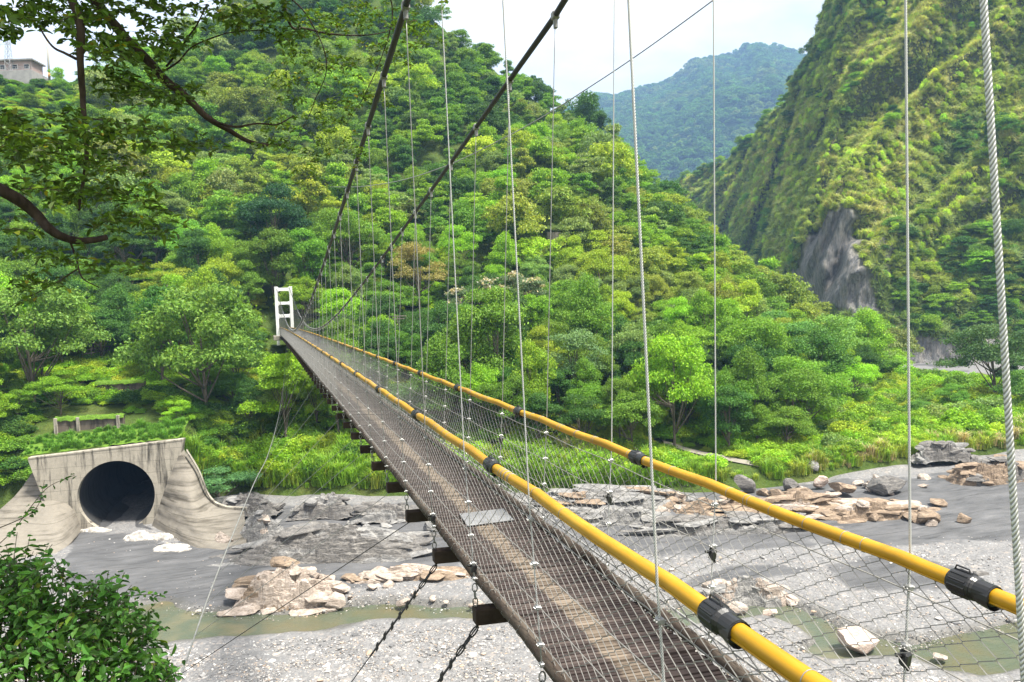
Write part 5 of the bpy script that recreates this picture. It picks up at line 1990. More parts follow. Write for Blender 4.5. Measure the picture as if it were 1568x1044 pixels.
singles = [  # column, row of the foot, width and height in sightline pixels, material, label
    (965, 764, 44, 30, RP, 'pale rounded boulder at the edge of the grass beyond the right mesh side'),
    (1312, 990, 84, 44, RK, 'pinkish white boulder standing in the right river pool'),
    (1355, 748, 62, 26, RD, 'dark tilted slab on the silt below the hanger right of the brown ledges'),
    (1413, 730, 26, 24, RG, 'upright grey boulder near the white rocks on the right bank'),
    (1463, 722, 34, 24, RP, 'white boulder below the bushes on the right bank'),
    (1143, 748, 36, 26, RD, 'dark boulder at the end of the dirt path'),
    (1228, 722, 30, 20, RG, 'grey boulder in the grass right of the dirt path'),
    (1335, 694, 34, 14, RP, 'small white boulder among reeds high on the right bank'),
    (1478, 800, 26, 16, RB, 'lone orange stone on the grey silt near the right edge'),
    (1426, 805, 18, 10, RP, 'small white stone on the grey silt right of the brown ledges'),
    (1410, 792, 22, 14, RB, 'brown stone fallen from the right end of the brown ledges'),
    (1392, 786, 20, 16, RD, 'dark stone against the right end of the brown ledges'),
    (1080, 928, 40, 16, RP, 'flat pale stone at the water edge left of the white slab'),
    (1125, 935, 34, 14, RP, 'small pale stone below the white slab'),
    (382, 806, 24, 18, RB, 'rust-coloured boulder beside the grey ledge at the wing wall'),
    (344, 834, 44, 20, RP, 'pale flat rock overhanging the silt at the wing wall toe'),
    (632, 800, 34, 22, RP, 'pale angular boulder directly under the bridge deck'),
    (660, 812, 30, 18, RG, 'grey boulder beneath the bridge deck near a hanging beam'),
    (515, 928, 40, 26, RP, 'white boulder at the right tip of the pale ledge in the pool'),
    (360, 912, 16, 8, RB, 'small orange stone beside the pale ledge in the pool'),
    (1035, 762, 30, 16, RP, 'pale stone on the shore left of the orange ledges'),
    (1060, 770, 26, 14, RG, 'grey stone on the shore next to the orange ledges'),
    (995, 772, 28, 14, RB, 'brown stone by the pale rounded boulder'),
    (1255, 745, 30, 18, RK, 'pinkish boulder above the middle of the brown ledges'),
    (1290, 752, 46, 18, RB, 'flat brown boulder above the right brown ledges'),
    (1210, 748, 34, 16, RD, 'dark boulder above the left brown ledges'),
    (1178, 940, 26, 10, RK, 'small pink stone at the right tip of the white slab'),
    (1440, 1008, 30, 10, RP, 'small white stone awash in the right river pool'),
    (1500, 880, 30, 10, RD, 'dark flat stone in the dry channel at the right edge'),
    (1475, 905, 20, 8, RG, 'small grey stone in the dry channel at the right edge'),
]
for k, (x, y, w, h, m_, lab) in enumerate(singles):
    z0 = -21.75 if y > 770 else -21.2 if y > 735 else -20.8
    P = gp(x, y, z0)
    d = float(P @ FW)
    if y <= 735:
        P = LEFT.height(x, d)
        d = float(P @ FW)
    wm, hm = w * d / F_PX, h * d / F_PX
    nm = 'boulder' if 'boulder' in lab else 'stone' if 'stone' in lab else 'rock_slab' if 'slab' in lab or 'sheet' in lab else 'rock'
    rock(nm, P + np.array([0, 0, hm * 0.28]), (wm * 1.15, wm * 0.85, hm * 1.35), m_, 200 + k, lab, 'rock', None, (rng.normal(0, .06), rng.normal(0, .06), VR + rng.normal(0, .3)), planes=20, flat=0.04, rough=0.05)

# loose slabs and stones heaped along the brown rock band and the shore: each one its own
bands = [('angular brown slab', RB, [(1080, 790), (1200, 772), (1330, 778), (1440, 790)], 34, (18, 46), 'slabs heaped along the brown rock band'),
         ('pale broken stone', RP, [(1000, 770), (1100, 778), (1240, 752), (1420, 742)], 30, (10, 24), 'pale stones along the upper shore'),
         ('grey shore stone', RG, [(420, 792), (560, 800), (680, 806)], 14, (10, 22), 'grey stones along the left shore'),
         ('pale pool-side stone', RP, [(520, 905), (640, 915), (730, 925)], 12, (8, 20), 'pale stones between ledge and pool')]
for nm_, m_, line, cnt, (w0, w1), grp in bands:
    ln = smooth_path([(a, b, 0) for a, b in line], 60)
    got = []
    for k in range(cnt):
        q = ln[rng.integers(60)]
        x, y = q[0] + rng.normal(0, 14), q[1] + rng.normal(0, 7)
        P = gp(x, y, -21.6)
        d = float(P @ FW)
        w = rng.uniform(w0, w1) * d / F_PX
        o = rock('loose_slab' if 'slab' in nm_ else 'stone', P + np.array([0, 0, w * .1]), (w * 1.3, w, w * rng.uniform(.35, .7)), m_, 700 + len(got) + cnt * 13, None, 'rock', grp, (rng.normal(0, .2), rng.normal(0, .2), rng.uniform(0, 6.28)), planes=10, subdiv=2)
        got.append((x, o))
    got.sort(key=lambda t_: t_[0])
    for k, (x, o) in enumerate(got):
        nth = ORD[k] if k < 30 else 'thirty-' + ORD[k - 30]
        o['label'] = '%s, %s from the left of those %s' % (nm_, nth, {'brown': 'in the brown rock band', 'broken': 'along the upper shore', 'shore': 'on the left shore', 'pool-side': 'between ledge and pool'}[nm_.split()[1] if nm_.split()[0] != 'grey' and nm_.split()[0] != 'pale' else nm_.split()[1]])

# pebbles: nobody could count these
bm = bmesh.new()
bmesh.ops.create_icosphere(bm, subdivisions=1, radius=0.5)
bv = np.array([v.co[:] for v in bm.verts])
bf = np.array([[v.index for v in f.verts] for f in bm.faces])
bm.free()
npb = 60000
xs_ = rng.uniform(-20, 1600, npb * 2)
ys_ = 1044 - (1044 - 800) * rng.random(npb * 2) ** 1.3 + 20
PP = []
for x, y in zip(xs_, ys_):
    PP.append(gp(x, y, -21.7))
PP = np.array(PP)
px_, py_, pd_ = proj(PP)
s_sil = np.zeros(len(PP))
for pl_ in SILTS:
    s_sil = np.maximum(s_sil, sstep(-6, 10, poly_sd(px_, py_, pl_)))
inpool = np.maximum(poly_sd(px_, py_, POOL_A), poly_sd(px_, py_, POOL_B))
keep = (rng.random(len(PP)) > s_sil * 0.93) & (rng.random(len(PP)) < np.where(inpool > 6, 0.10, 1.0)) & (rng.random(len(PP)) < 0.35 + 0.65 * sstep(-0.2, 0.3, fbm(PP / 6.0, 4, 19)))
PP = PP[keep][:npb]
# bed height under each pebble
hx = (H @ RT) / (H @ FW)
lat = (PP @ RT) / (PP @ FW)
jj = np.clip(np.searchsorted(hx, lat), 0, len(bx) - 1)
ii = np.clip(np.searchsorted(bd, PP @ FW), 0, len(bd) - 1)
PP[:, 2] = BEDZ[ii, jj] + 0.01
n = len(PP)
sz = 0.024 + 0.085 * rng.random(n) ** 5 + 0.26 * (rng.random(n) < 0.012) * rng.random(n)
sx3 = np.stack([sz * rng.uniform(.8, 1.5, n), sz * rng.uniform(.8, 1.5, n), sz * rng.uniform(.5, .9, n)], 1) * 1.5
rot_ = rng.uniform(0, 6.28, n)
Vb = bv[None] * (1 + 0.25 * rng.normal(0, 1, (n, len(bv), 1))).clip(.6, 1.4) * sx3[:, None, :]
co, si = np.cos(rot_)[:, None], np.sin(rot_)[:, None]
Vx = Vb[:, :, 0] * co - Vb[:, :, 1] * si
Vy = Vb[:, :, 0] * si + Vb[:, :, 1] * co
Vb = np.stack([Vx, Vy, Vb[:, :, 2]], -1) + PP[:, None, :]
Fb = (np.arange(n) * len(bv))[:, None, None] + bf[None]
o = mk('pebbles', Vb.reshape(-1, 3), Fb.reshape(-1, 3), M['pebble'], attrs={'leafv': ('FACE', 'FLOAT', np.repeat(rng.random(n), len(bf)))})
tag(o, 'scattered pale pebbles over the gravel river bed', 'pebbles', kind='stuff')

# ------------------------------------------------------------------ far bank: terraces, walls, fences, path
def wall_block(name, pxs, d, h, thick, mat, label, cat, posts=None, capm=None, zb=None):
    """Wall between two sightline feet, upright, with optional posts and mossy cap."""
    (x0, y0), (x1, y1) = pxs
    a, b = pix(x0, y0, d[0]), pix(x1, y1, d[1])
    if zb is not None:
        a[2] = b[2] = zb
    z = min(a[2], b[2])
    c0 = (a + b) / 2
    dv = (b - a) / 2
    dv[2] = 0
    L = np.linalg.norm(dv)
    nrm = np.array([-dv[1], dv[0], 0]) / L
    if nrm @ FW > 0:
        nrm = -nrm
    e = empty(name, (c0[0], c0[1], z))
    tag(e, label, cat)
    g = Geo()
    bevbox(g, (0, 0, h / 2 - .5), dv, nrm * thick / 2, TZ * (h / 2 + .5), 0.04)
    g.build('wall', mat, e)
    if posts:
        for f in posts:
            g = Geo()
            bevbox(g, dv * f + nrm * (thick / 2 + .07) + TZ * (h / 2), dv / L * 0.2, nrm * 0.16, TZ * (h / 2 + .12), 0.03)
            g.build('post', M['concrete'], e)
    if capm:
        g = Geo()
        n_ = 40
        ss = np.linspace(-1.03, 1.03, n_)
        rows = []
        for w_, zz_ in ((thick * .8, -0.25), (thick * .62, .12), (0, .3), (-thick * .7, .1)):
            rr_ = np.array([dv * s__ + nrm * w_ + TZ * (h + zz_) for s__ in ss])
            rr_ += rng.normal(0, .05, rr_.shape)
            rows.append(rr_)
        sheet(g, rows)
        g.build('moss_cap', M['moss'], e, smooth=True)
    return e


wall_block('retaining_wall', [(88, 682), (192, 676)], (92.5, 93.5), 3.3, 0.6, M['concrete_dark'], 'dark stained retaining wall with pale concrete posts above the tunnel', 'wall', (-0.97, -0.32, 0.86), M['moss'])
wall_block('retaining_wall', [(150, 612), (224, 616)], (104, 104.5), 3.0, 0.6, M['concrete_dark'], 'dark mossy terrace wall under the large olive tree', 'wall', None, M['moss'])
wall_block('road_parapet', [(838, 362), (872, 352)], (178, 182), 1.1, 0.4, M['concrete'], 'short pale parapet among trees at mid-hill behind the main hangers', 'parapet')
wall_block('road_parapet', [(604, 450), (640, 434)], (160, 164), 1.2, 0.4, M['concrete'], 'pale sloping parapet beneath the orange-tinted tree', 'parapet')

# strip of mown grass on top of the headwall
g = Geo()
rows = []
for o_, zz_ in ((-6.0, 6.6), (-3.0, 6.0), (-0.5, 5.45)):
    rows.append([tp(s_, zz_ + s_ * 0.055 + rng.normal(0, .05), o_) for s_ in np.linspace(-9.5, 6.6, 40)])
sheet(g, rows)
o = g.build('grass_terrace', M['moss'], smooth=True)
tag(o, 'bright green grass strip along the top of the tunnel headwall', 'grass strip', kind='structure')
pg = []
for k in range(420):
    s_ = rng.uniform(-9.3, 6.5)
    o_ = rng.uniform(-6, -0.6)
    pg.append(tp(s_, np.interp(o_, [-6, -3, -.5], [6.6, 6.0, 5.45]) + s_ * .055, o_))
scatter('terrace_grass', 'tuft', TUFT + REED[:1], np.array(pg), rng.uniform(.2, .5, len(pg)), np.array([np.array((0.11, 0.235, 0.022)) * rng.uniform(.8, 1.2) for _ in pg]), 'short bright grass on the terrace over the tunnel', 'grass')


def rail_fence(x0, y0, x1, y1, d0, d1, h, mat, label, nposts=4):
    a, b = pix(x0, y0, d0), pix(x1, y1, d1)
    e = empty('timber_fence', tuple((a + b) / 2))
    tag(e, label, 'fence')
    c0 = (a + b) / 2
    for k in range(nposts):
        f = k / (nposts - 1)
        p = a * (1 - f) + b * f - c0
        g = Geo()
        tube(g, [p + TZ * -0.8, p + TZ * h], 0.07, 7)
        g.build('post', mat, e)
    for zz_ in (0.45, 0.95):
        g = Geo()
        bevbox(g, TZ * h * zz_, (b - a) / 2 * 1.04, np.cross((b - a) / np.linalg.norm(b - a), TZ) * 0.05, TZ * 0.075, 0.01)
        g.build('rail', mat, e)


rail_fence(126, 548, 168, 541, 118, 122, 1.25, M['timber_grey'], 'grey two-rail fence before the dark gap in the trees at left')
rail_fence(596, 492, 622, 491, 128, 128, 0.9, M['timber_grey'], 'short weathered two-rail fence right of the white bridge tower', 3)

# dirt path on the right bank
pts = [(1015, 678), (1060, 692), (1110, 703), (1150, 711), (1172, 718)]
ctr = []
for x, y in pts:
    r_ = pix(x, y, 1)
    best = min(np.linspace(86, 120, 120), key=lambda d: abs((r_ * d)[2] - LEFT.height(x, d)[2]))
    ctr.append(r_ * best)
ctr = smooth_path(ctr, 40)
rows = []
for w in (-1.1, -.4, .4, 1.1):
    rr_ = ctr + FW * np.array([1, 1, 0]) * w
    rr_[:, 2] = ctr[:, 2] + 0.18 + 0.06 * (abs(w) < .6) + w * 0.10
    rows.append(rr_)
g = Geo()
sheet(g, rows)
tag(g.build('path', M['path'], smooth=True), 'narrow dirt path along the right river bank', 'path', kind='structure')
# patch of red earth at the bridge landing
P = LEFT.height(497, 134)
V, F = rock_geo((5, 3, 1.0), 5, 6, 3, .2)
tag(mk('earth_mound', V, F, M['earth_red'], smooth=True, loc=(6.5, 136.5, -3.4)), 'mound of red earth beside the bridge landing', 'mound')

# ------------------------------------------------------------------ hilltop building, lattice mast and pole at the upper left
bP = pix(20, 126, 232.0)
bld = empty('hilltop_building', bP)
tag(bld, 'long pinkish building with a railing on the hilltop at upper left', 'building')
ux = RT.copy()
uy = np.array([FW[0], FW[1], 0])
uy /= np.linalg.norm(uy)


def bb(name, s, o_, z, hs, ho, hz, mat, parent=bld, b=0.05):
    g = Geo()
    bevbox(g, ux * s + uy * o_ + TZ * z, ux * hs, uy * ho, TZ * hz, b)
    return g.build(name, mat, parent)


bb('terrace_wall', -3, 0, 0.2, 11.6, 4.2, 2.1, M['greywall'])
w_ = bb('wall', -4, 1.6, 4.2, 10.8, 2.8, 1.9, M['pinkwall'])
bb('roof', -4, 1.4, 6.3, 11.6, 3.5, 0.22, M['greywall'])
for k in range(6):
    f_ = bb('window', -13.2 + k * 3.7, -1.22, 4.3, 0.85, 0.05, 0.75, M['white'], bld, 0.02)
    bb('pane', -13.2 + k * 3.7, -1.285, 4.3, 0.74, 0.02, 0.64, M['black'], f_, 0.005)
g = Geo()
for k in range(24):
    p = ux * (-14.4 + k) + uy * (-4.0) + TZ * 2.3
    tube(g, [p, p + TZ * 1.15], 0.045, 5)
for zz_ in (2.85, 3.4):
    tube(g, [ux * -14.4 + uy * -4.0 + TZ * zz_, ux * 8.6 + uy * -4.0 + TZ * zz_], 0.045, 5)
g.build('railing', M['steel'], bld)
g = Geo()
bevbox(g, ux * 14.5 + uy * 1 + TZ * -0.9, ux * 5.6 - TZ * 1.1, uy * 0.4, TZ * 1.0, 0.05)
tag(g.build('hill_wall', M['greywall'], loc=bP), 'low grey wall running right from the pink hilltop building', 'wall')


def mast(x, y, d, h, w, label):
    P = pix(x, y, d)
    e = empty('lattice_mast', P)
    tag(e, label, 'mast')
    g = Geo()
    cs = [ux * (sx * w) + uy * (sy * w) for sx in (-1, 1) for sy in (-1, 1)]
    for c_ in cs:
        tube(g, [c_, c_ * 0.25 + TZ * h], 0.07, 5)
    nl_ = 9
    for k in range(nl_):
        z0_, z1_ = h * k / nl_, h * (k + 1) / nl_
        s0, s1 = 1 - .75 * k / nl_, 1 - .75 * (k + 1) / nl_
        for a_, b_ in ((0, 1), (1, 3), (3, 2), (2, 0)):
            tube(g, [cs[a_] * s0 + TZ * z0_, cs[b_] * s1 + TZ * z1_], 0.035, 4)
            tube(g, [cs[b_] * s0 + TZ * z0_, cs[a_] * s1 + TZ * z1_], 0.035, 4)
    g.build('frame', M['steel'], e)
    for f in (.72, .86):
        g = Geo()
        tube(g, [ux * -2.4 + TZ * h * f, ux * 2.4 + TZ * h * f], 0.06, 5)
        for s_ in (-2.3, 2.3):
            tube(g, [ux * s_ + TZ * h * f, ux * s_ + TZ * (h * f - .7)], 0.05, 5)
        g.build('cross_arm', M['steel'], e)


mast(15, 118, 230, 14.0, 1.0, 'grey lattice mast rising beside the pink hilltop building')
P = pix(76, 126, 226)
e = empty('utility_pole', P)
tag(e, 'tall cream pole with an orange band on the hilltop skyline', 'pole')
g = Geo()
tube(g, [-TZ * 1.0, TZ * 14.2], np.array([0.36, 0.22]), 10)
g.build('shaft', M['pole'], e, smooth=True)
g = Geo()
tube(g, [TZ * 1.4, TZ * 2.8], np.array([0.352, 0.336]), 10)
g.build('band', M['orange'], e, smooth=True)
# small pale sign on a trunk in the wood
P = pix(930, 600, 111)
e = empty('trail_sign', P)
tag(e, 'small pale blue sign between slender trunks at the forest foot', 'sign')
g = Geo()
bevbox(g, TZ * 0, ux * 0.42, uy * 0.03, TZ * 0.45, 0.01)
g.build('panel', M['sign'], e)
g = Geo()
tube(g, [uy * .06 - TZ * 2.2, uy * .06 + TZ * .4], 0.04, 6)
g.build('post', M['steel'], e)

# cream blossom on the two flowering trees
for rec in list(ALLTREES):
    if rec[5] and 'blossom' in rec[5]:
        ch = [o for o in rec[0].children if o.name.startswith('crown')][0]
        pr = ch.data
        V = np.zeros(len(pr.vertices) * 3, np.float32)
        pr.vertices.foreach_get('co', V)
        V = V.reshape(-1, 4, 3).mean(1)
        side = fbm(V / 1.3, 3, 61)
        pick = np.where((side > 0.10) & (V[:, 2] > np.percentile(V[:, 2], 45)))[0]
        pick = rng.choice(pick, min(len(pick), 1500), replace=False)
        Vq, Fq = leaf_quads(V[pick] + np.array([0, 0, .22]), np.tile([0, 0, 1.0], (len(pick), 1)), 0.42, 0.32, 0.5)
        me = leaf_mesh('blossom', Vq, Fq, M['leaf'])
        o = bpy.data.objects.new('blossom', me)
        COL.objects.link(o)
        o.parent = rec[0]
        o.color = (0.50, 0.42, 0.27, 1)

# ------------------------------------------------------------------ foreground tree overhead and shrub at lower left
def near_leaves(C, N, L, W):
    """Pointed folded leaves, two quads each; C base places, N facing."""
    n = len(C)
    N = N / (np.linalg.norm(N, axis=1)[:, None] + 1e-9)
    A = np.cross(N, rng.normal(0, 1, (n, 3)))
    A /= np.linalg.norm(A, axis=1)[:, None] + 1e-9
    B = np.cross(N, A)
    L = L * rng.uniform(.45, 1.35, n)[:, None]
    W = W * rng.uniform(.7, 1.2, n)[:, None]
    up = N * W * 0.25
    V = np.stack([C, C + A * L * .35 + B * W * .5 + up, C + A * L * .75 + B * W * .36 + up * .4, C + A * L - N * L * .15, C + A * L * .75 - B * W * .36 + up * .4, C + A * L * .35 - B * W * .5 + up], 1)
    k = np.arange(n)[:, None] * 6
    F = np.concatenate([k + np.array([[0, 3, 2, 1]]), k + np.array([[0, 5, 4, 3]])])
    return V.reshape(-1, 3), F


def near_mesh(name, V, F, mat, parent, colr, twig=None):
    n = len(F) // 2
    v, w = rng.random(n), rng.random(n) ** 2
    v, w = np.concatenate([v, v]), np.concatenate([w, w])
    mi = np.zeros(len(F), int)
    mats = [mat]
    if twig is not None:
        Vt, Ft = np.concatenate(twig.V), np.concatenate(twig.F[4])
        F = np.concatenate([F, Ft + len(V)])
        V = np.concatenate([V, Vt])
        z_ = np.zeros(len(Ft))
        v, w, mi = np.concatenate([v, z_]), np.concatenate([w, z_]), np.concatenate([mi, z_.astype(int) + 1])
        mats = [mat, M['bark_dark']]
    o = mk(name, V, F, mats, parent, attrs={'leafv': ('FACE', 'FLOAT', v), 'leafw': ('FACE', 'FLOAT', w)}, fmat=mi)
    o.color = (*colr, 1)
    return o


ft = empty('overhanging_tree', (-6.0, 2.0, -2.6))
tag(ft, 'shaded tree in the foreground whose dark leafy boughs hang in from the upper left', 'tree')
FO = np.array(ft.location)


def bough(pts, r0, r1, name='bough', n=40, wig=0.0):
    P = smooth_path([pix(*p) for p in pts], n)
    if wig:
        P = P + np.stack([fbm(P * 3 + k * 9, 3, 8 + k) for k in range(3)], 1) * wig
    g = Geo()
    tube(g, P - FO, np.linspace(r0 * .78, r1 * .9, n) * (1 + 0.12 * fbm(P * 6, 3, 3)), 9)
    o = g.build(name, M['bark_dark'], ft, smooth=True)
    return P


TR = [np.array([-6.0, 2.0, -2.8]), np.array([-5.8, 2.3, 0.0]), np.array([-5.3, 2.9, 2.6]), np.array([-4.6, 3.6, 4.6])]
g = Geo()
tube(g, smooth_path(TR, 20) - FO, np.linspace(0.26, 0.12, 20), 12)
g.build('trunk', M['bark_dark'], ft, smooth=True)
twigs = []
twigs.append(bough([(-420, -330, 5.2), (-160, -260, 5.6), (40, -140, 6.0), (135, -10, 6.4), (180, 45, 6.5), (240, 108, 6.6), (285, 147, 6.7), (320, 182, 6.8), (352, 201, 6.9), (392, 219, 7.0), (434, 222, 7.1)], 0.085, 0.014, n=80, wig=0.03))
twigs.append(bough([(322, 184, 6.8), (345, 192, 6.8), (365, 194, 6.8), (395, 188, 6.9), (425, 190, 6.9), (450, 178, 6.9)], 0.018, 0.006, n=30, wig=0.02))
twigs.append(bough([(255, 100, 6.6), (268, 85, 6.5), (300, 40, 6.4), (318, 5, 6.3)], 0.014, 0.005, n=24, wig=0.02))
twigs.append(bough([(250, 108, 6.6), (275, 92, 6.6), (300, 68, 6.6), (360, 48, 6.6), (400, 45, 6.7)], 0.012, 0.004, n=24, wig=0.02))
twigs.append(bough([(-40, -220, 5.4), (60, -120, 5.5), (104, -12, 5.6), (122, 40, 5.6), (124, 92, 5.6), (127, 150, 5.7), (130, 212, 5.7), (128, 275, 5.8), (122, 320, 5.8)], 0.055, 0.010, n=60, wig=0.02))
twigs.append(bough([(60, 42, 5.6), (82, 72, 5.6), (100, 82, 5.6), (119, 92, 5.6)], 0.008, 0.013, n=24, wig=0.03))
twigs.append(bough([(128, 180, 5.7), (160, 183, 5.7), (200, 190, 5.8), (228, 205, 5.8)], 0.009, 0.003, n=24, wig=0.02))
twigs.append(bough([(-360, 180, 5.4), (-180, 225, 5.5), (-60, 262, 5.6), (20, 300, 5.7), (55, 326, 5.8), (80, 352, 5.8), (110, 366, 5.9), (138, 368, 5.9), (166, 362, 6.0)], 0.075, 0.024, n=60, wig=0.02))
twigs.append(bough([(108, 366, 5.9), (118, 395, 5.9), (126, 425, 5.9), (150, 440, 6.0)], 0.012, 0.004, n=24, wig=0.02))
twigs.append(bough([(120, 410, 5.9), (95, 425, 5.9), (60, 445, 5.9), (15, 470, 5.9)], 0.008, 0.003, n=24, wig=0.02))
twigs.append(bough([(250, -240, 8.6), (420, -120, 10.2), (440, 30, 11.0), (470, 44, 11.4), (520, 54, 11.8), (575, 52, 12.0), (640, 30, 12.2)], 0.035, 0.006, n=50, wig=0.03))
twigs.append(bough([(480, -180, 10.8), (560, -80, 11.4), (600, 10, 12.0), (590, 70, 12.1), (560, 140, 12.1), (530, 190, 12.2)], 0.022, 0.004, n=50, wig=0.03))
twigs.append(bough([(350, -120, 9.4), (400, -30, 10.2), (460, 10, 11.2), (500, 90, 11.6), (480, 160, 11.8), (440, 240, 11.8)], 0.02, 0.004, n=50, wig=0.03))

clusters = [  # column, row, half width, half height, sprays, depth
    (30, 15, 50, 28, 26, 5.6), (100, 12, 60, 26, 26, 5.8), (165, 22, 45, 34, 24, 6.1), (150, 75, 40, 26, 20, 5.9), (215, 8, 45, 14, 10, 6.4), (250, 40, 45, 22, 16, 6.5), (300, 8, 20, 10, 5, 6.4), (335, 25, 18, 12, 5, 6.6),
    (372, 28, 26, 10, 7, 6.7), (395, 15, 36, 14, 12, 6.8), (430, 35, 40, 22, 18, 7.0), (12, 42, 14, 8, 5, 5.6), (170, 62, 30, 22, 14, 6.2), (255, 65, 40, 18, 14, 6.6), (270, 75, 24, 10, 8, 6.6),
    (190, 115, 46, 22, 18, 6.4), (225, 130, 44, 18, 16, 6.5), (270, 140, 34, 14, 12, 6.7), (180, 140, 30, 14, 8, 6.2), (20, 182, 36, 18, 16, 5.5), (25, 215, 44, 26, 22, 5.5), (95, 200, 46, 26, 18, 5.6), (165, 190, 50, 16, 14, 5.7),
    (215, 195, 26, 10, 8, 5.8), (90, 240, 60, 24, 18, 5.7), (170, 250, 54, 26, 18, 5.8), (255, 215, 44, 22, 14, 6.0), (290, 220, 30, 14, 8, 6.2), (110, 300, 66, 26, 22, 5.8), (190, 300, 46, 24, 14, 5.9), (60, 285, 40, 20, 10, 5.6),
    (180, 345, 60, 22, 16, 5.9), (240, 320, 40, 24, 10, 6.0), (90, 400, 60, 30, 14, 5.9), (190, 400, 46, 24, 10, 6.0), (30, 350, 36, 24, 8, 5.7), (40, 440, 36, 20, 6, 5.8),
    (490, 30, 46, 26, 18, 7.2), (560, 25, 50, 28, 20, 7.5), (620, 30, 40, 26, 16, 7.6), (655, 55, 26, 26, 8, 7.6), (590, 75, 46, 26, 16, 7.6), (520, 90, 46, 30, 16, 7.4), (460, 80, 36, 24, 10, 7.2), (445, 130, 40, 34, 14, 7.3),
    (510, 150, 44, 34, 16, 7.5), (570, 150, 34, 34, 10, 7.6), (440, 190, 34, 26, 10, 7.2), (500, 210, 36, 30, 10, 7.5), (420, 220, 22, 12, 5, 7.1), (470, 250, 34, 26, 7, 7.4), (540, 230, 24, 24, 5, 7.6),
    (60, -60, 130, 50, 50, 5.7), (240, -60, 130, 50, 45, 6.3), (420, -50, 120, 46, 36, 6.9), (590, -50, 90, 40, 26, 7.5), (-120, 60, 70, 120, 40, 5.4), (-110, 260, 70, 100, 30, 5.4)]
CC, NN, LL = [], [], []
gt = Geo()
for (x, y, hw_, hh_, ns_, d) in clusters:
    far_ = x > 435 and y > -30
    d = d + 4.6 if far_ else d
    for k in range(int(ns_ * (1.8 if far_ else 0.92) + .5)):
        px0, py0 = x + rng.normal(0, .48) * hw_, y + rng.normal(0, .48) * hh_
        dd_ = d + rng.normal(0, 0.35)
        p0 = pix(px0, py0, dd_)
        a = rng.uniform(0, 6.283)
        dv = np.array([math.cos(a), math.sin(a), rng.normal(-0.12, .18)])
        Ls = rng.uniform(0.10, 0.22)
        m_ = rng.integers(9, 15)
        fs = np.linspace(0.05, 1, m_)
        base = p0[None] + dv[None] * (fs * Ls)[:, None]
        base[:, 2] -= 0.03 * fs ** 2
        tube(gt, np.array([p0 - dv * .04, p0 + dv * Ls * .5, p0 + dv * Ls - np.array([0, 0, .03])]) - FO, 0.0022, 3, caps=False)
        CC.append(base + rng.normal(0, .008, base.shape))
        nn = np.tile(np.array([0, 0, 1.0]), (m_, 1)) + rng.normal(0, .45, (m_, 3))
        NN.append(nn)
CC, NN = np.concatenate(CC), np.concatenate(NN)
V, F = near_leaves(CC - FO, NN, 0.066, 0.036)
near_mesh('foliage', V, F, M['leaf_near'], ft, (0.100, 0.165, 0.018), gt)

# unseen canopy added above the top of the frame to shade the boughs
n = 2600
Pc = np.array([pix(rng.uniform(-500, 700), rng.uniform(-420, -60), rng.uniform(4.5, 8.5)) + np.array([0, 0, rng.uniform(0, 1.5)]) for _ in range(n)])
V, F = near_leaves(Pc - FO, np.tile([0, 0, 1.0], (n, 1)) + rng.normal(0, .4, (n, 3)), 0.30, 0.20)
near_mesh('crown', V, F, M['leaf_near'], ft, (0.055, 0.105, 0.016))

# leafy shrub at the lower left
sb = empty('leafy_shrub', tuple(gp(60, 1190, -4.6)))
sb.location = pix(70, 1240, 6.6)
tag(sb, 'glossy leafy shrub in the near foreground at the lower left corner', 'shrub')
SO = np.array(sb.location)
blobs = [(30, 850, 44, 30, 6.6), (85, 890, 54, 40, 6.7), (150, 905, 44, 34, 6.7), (35, 930, 60, 50, 6.4), (110, 960, 66, 50, 6.4), (185, 945, 42, 36, 6.6), (40, 1010, 66, 46, 6.2), (130, 1025, 70, 44, 6.2), (205, 1000, 36, 36, 6.5), (232, 1040, 26, 26, 6.5), (70, 1090, 110, 50, 6.2), (185, 1090, 60, 40, 6.3), (5, 880, 30, 50, 6.4), (215, 960, 22, 16, 6.6), (-60, 960, 60, 110, 6.3), (20, 826, 18, 14, 6.5), (100, 858, 20, 12, 6.7), (60, 862, 16, 16, 6.6), (172, 882, 20, 14, 6.7), (205, 918, 18, 14, 6.6), (236, 985, 18, 16, 6.5), (252, 1010, 16, 12, 6.5), (262, 1040, 16, 12, 6.5), (140, 872, 14, 14, 6.7)]
CC, NN = [], []
gt = Geo()
root = SO + np.array([0, 0, -0.5])
for (x, y, hw_, hh_, d) in blobs:
    hw_, hh_, y = hw_ * .86, hh_ * .86, y + 34
    tubeP = smooth_path([root + rng.normal(0, .1, 3), (root + pix(x, y, d)) / 2 + rng.normal(0, .08, 3), pix(x, y, d)], 12)
    tube(gt, tubeP - SO, np.linspace(0.022, 0.006, 12), 6)
    for k in range(int(hw_ * hh_ / 29)):
        a = rng.normal(0, 1, 3)
        a /= np.linalg.norm(a)
        r_ = rng.uniform(.45, 1.0) + 0.35 * (rng.random() < .12)
        p0 = pix(x + a[0] * hw_ * r_, y - abs(a[2]) * np.sign(a[2]) * hh_ * r_, d + a[1] * 0.3 * r_)
        m_ = rng.integers(5, 9)
        dv = a + np.array([0, 0, .3])
        dv /= np.linalg.norm(dv)
        base = p0[None] + dv[None] * np.linspace(0, .20, m_)[:, None] + rng.normal(0, .012, (m_, 3))
        tube(gt, np.array([p0 - dv * .08, p0 + dv * .20]) - SO, 0.003, 3, caps=False)
        CC.append(base)
        NN.append(np.array([a * np.array([.6, .6, .6]) + np.array([0, 0, .7])] * m_) + rng.normal(0, .4, (m_, 3)))
CC, NN = np.concatenate(CC), np.concatenate(NN)
EXTRA = [near_leaves(CC - SO, NN, 0.092, 0.046)]
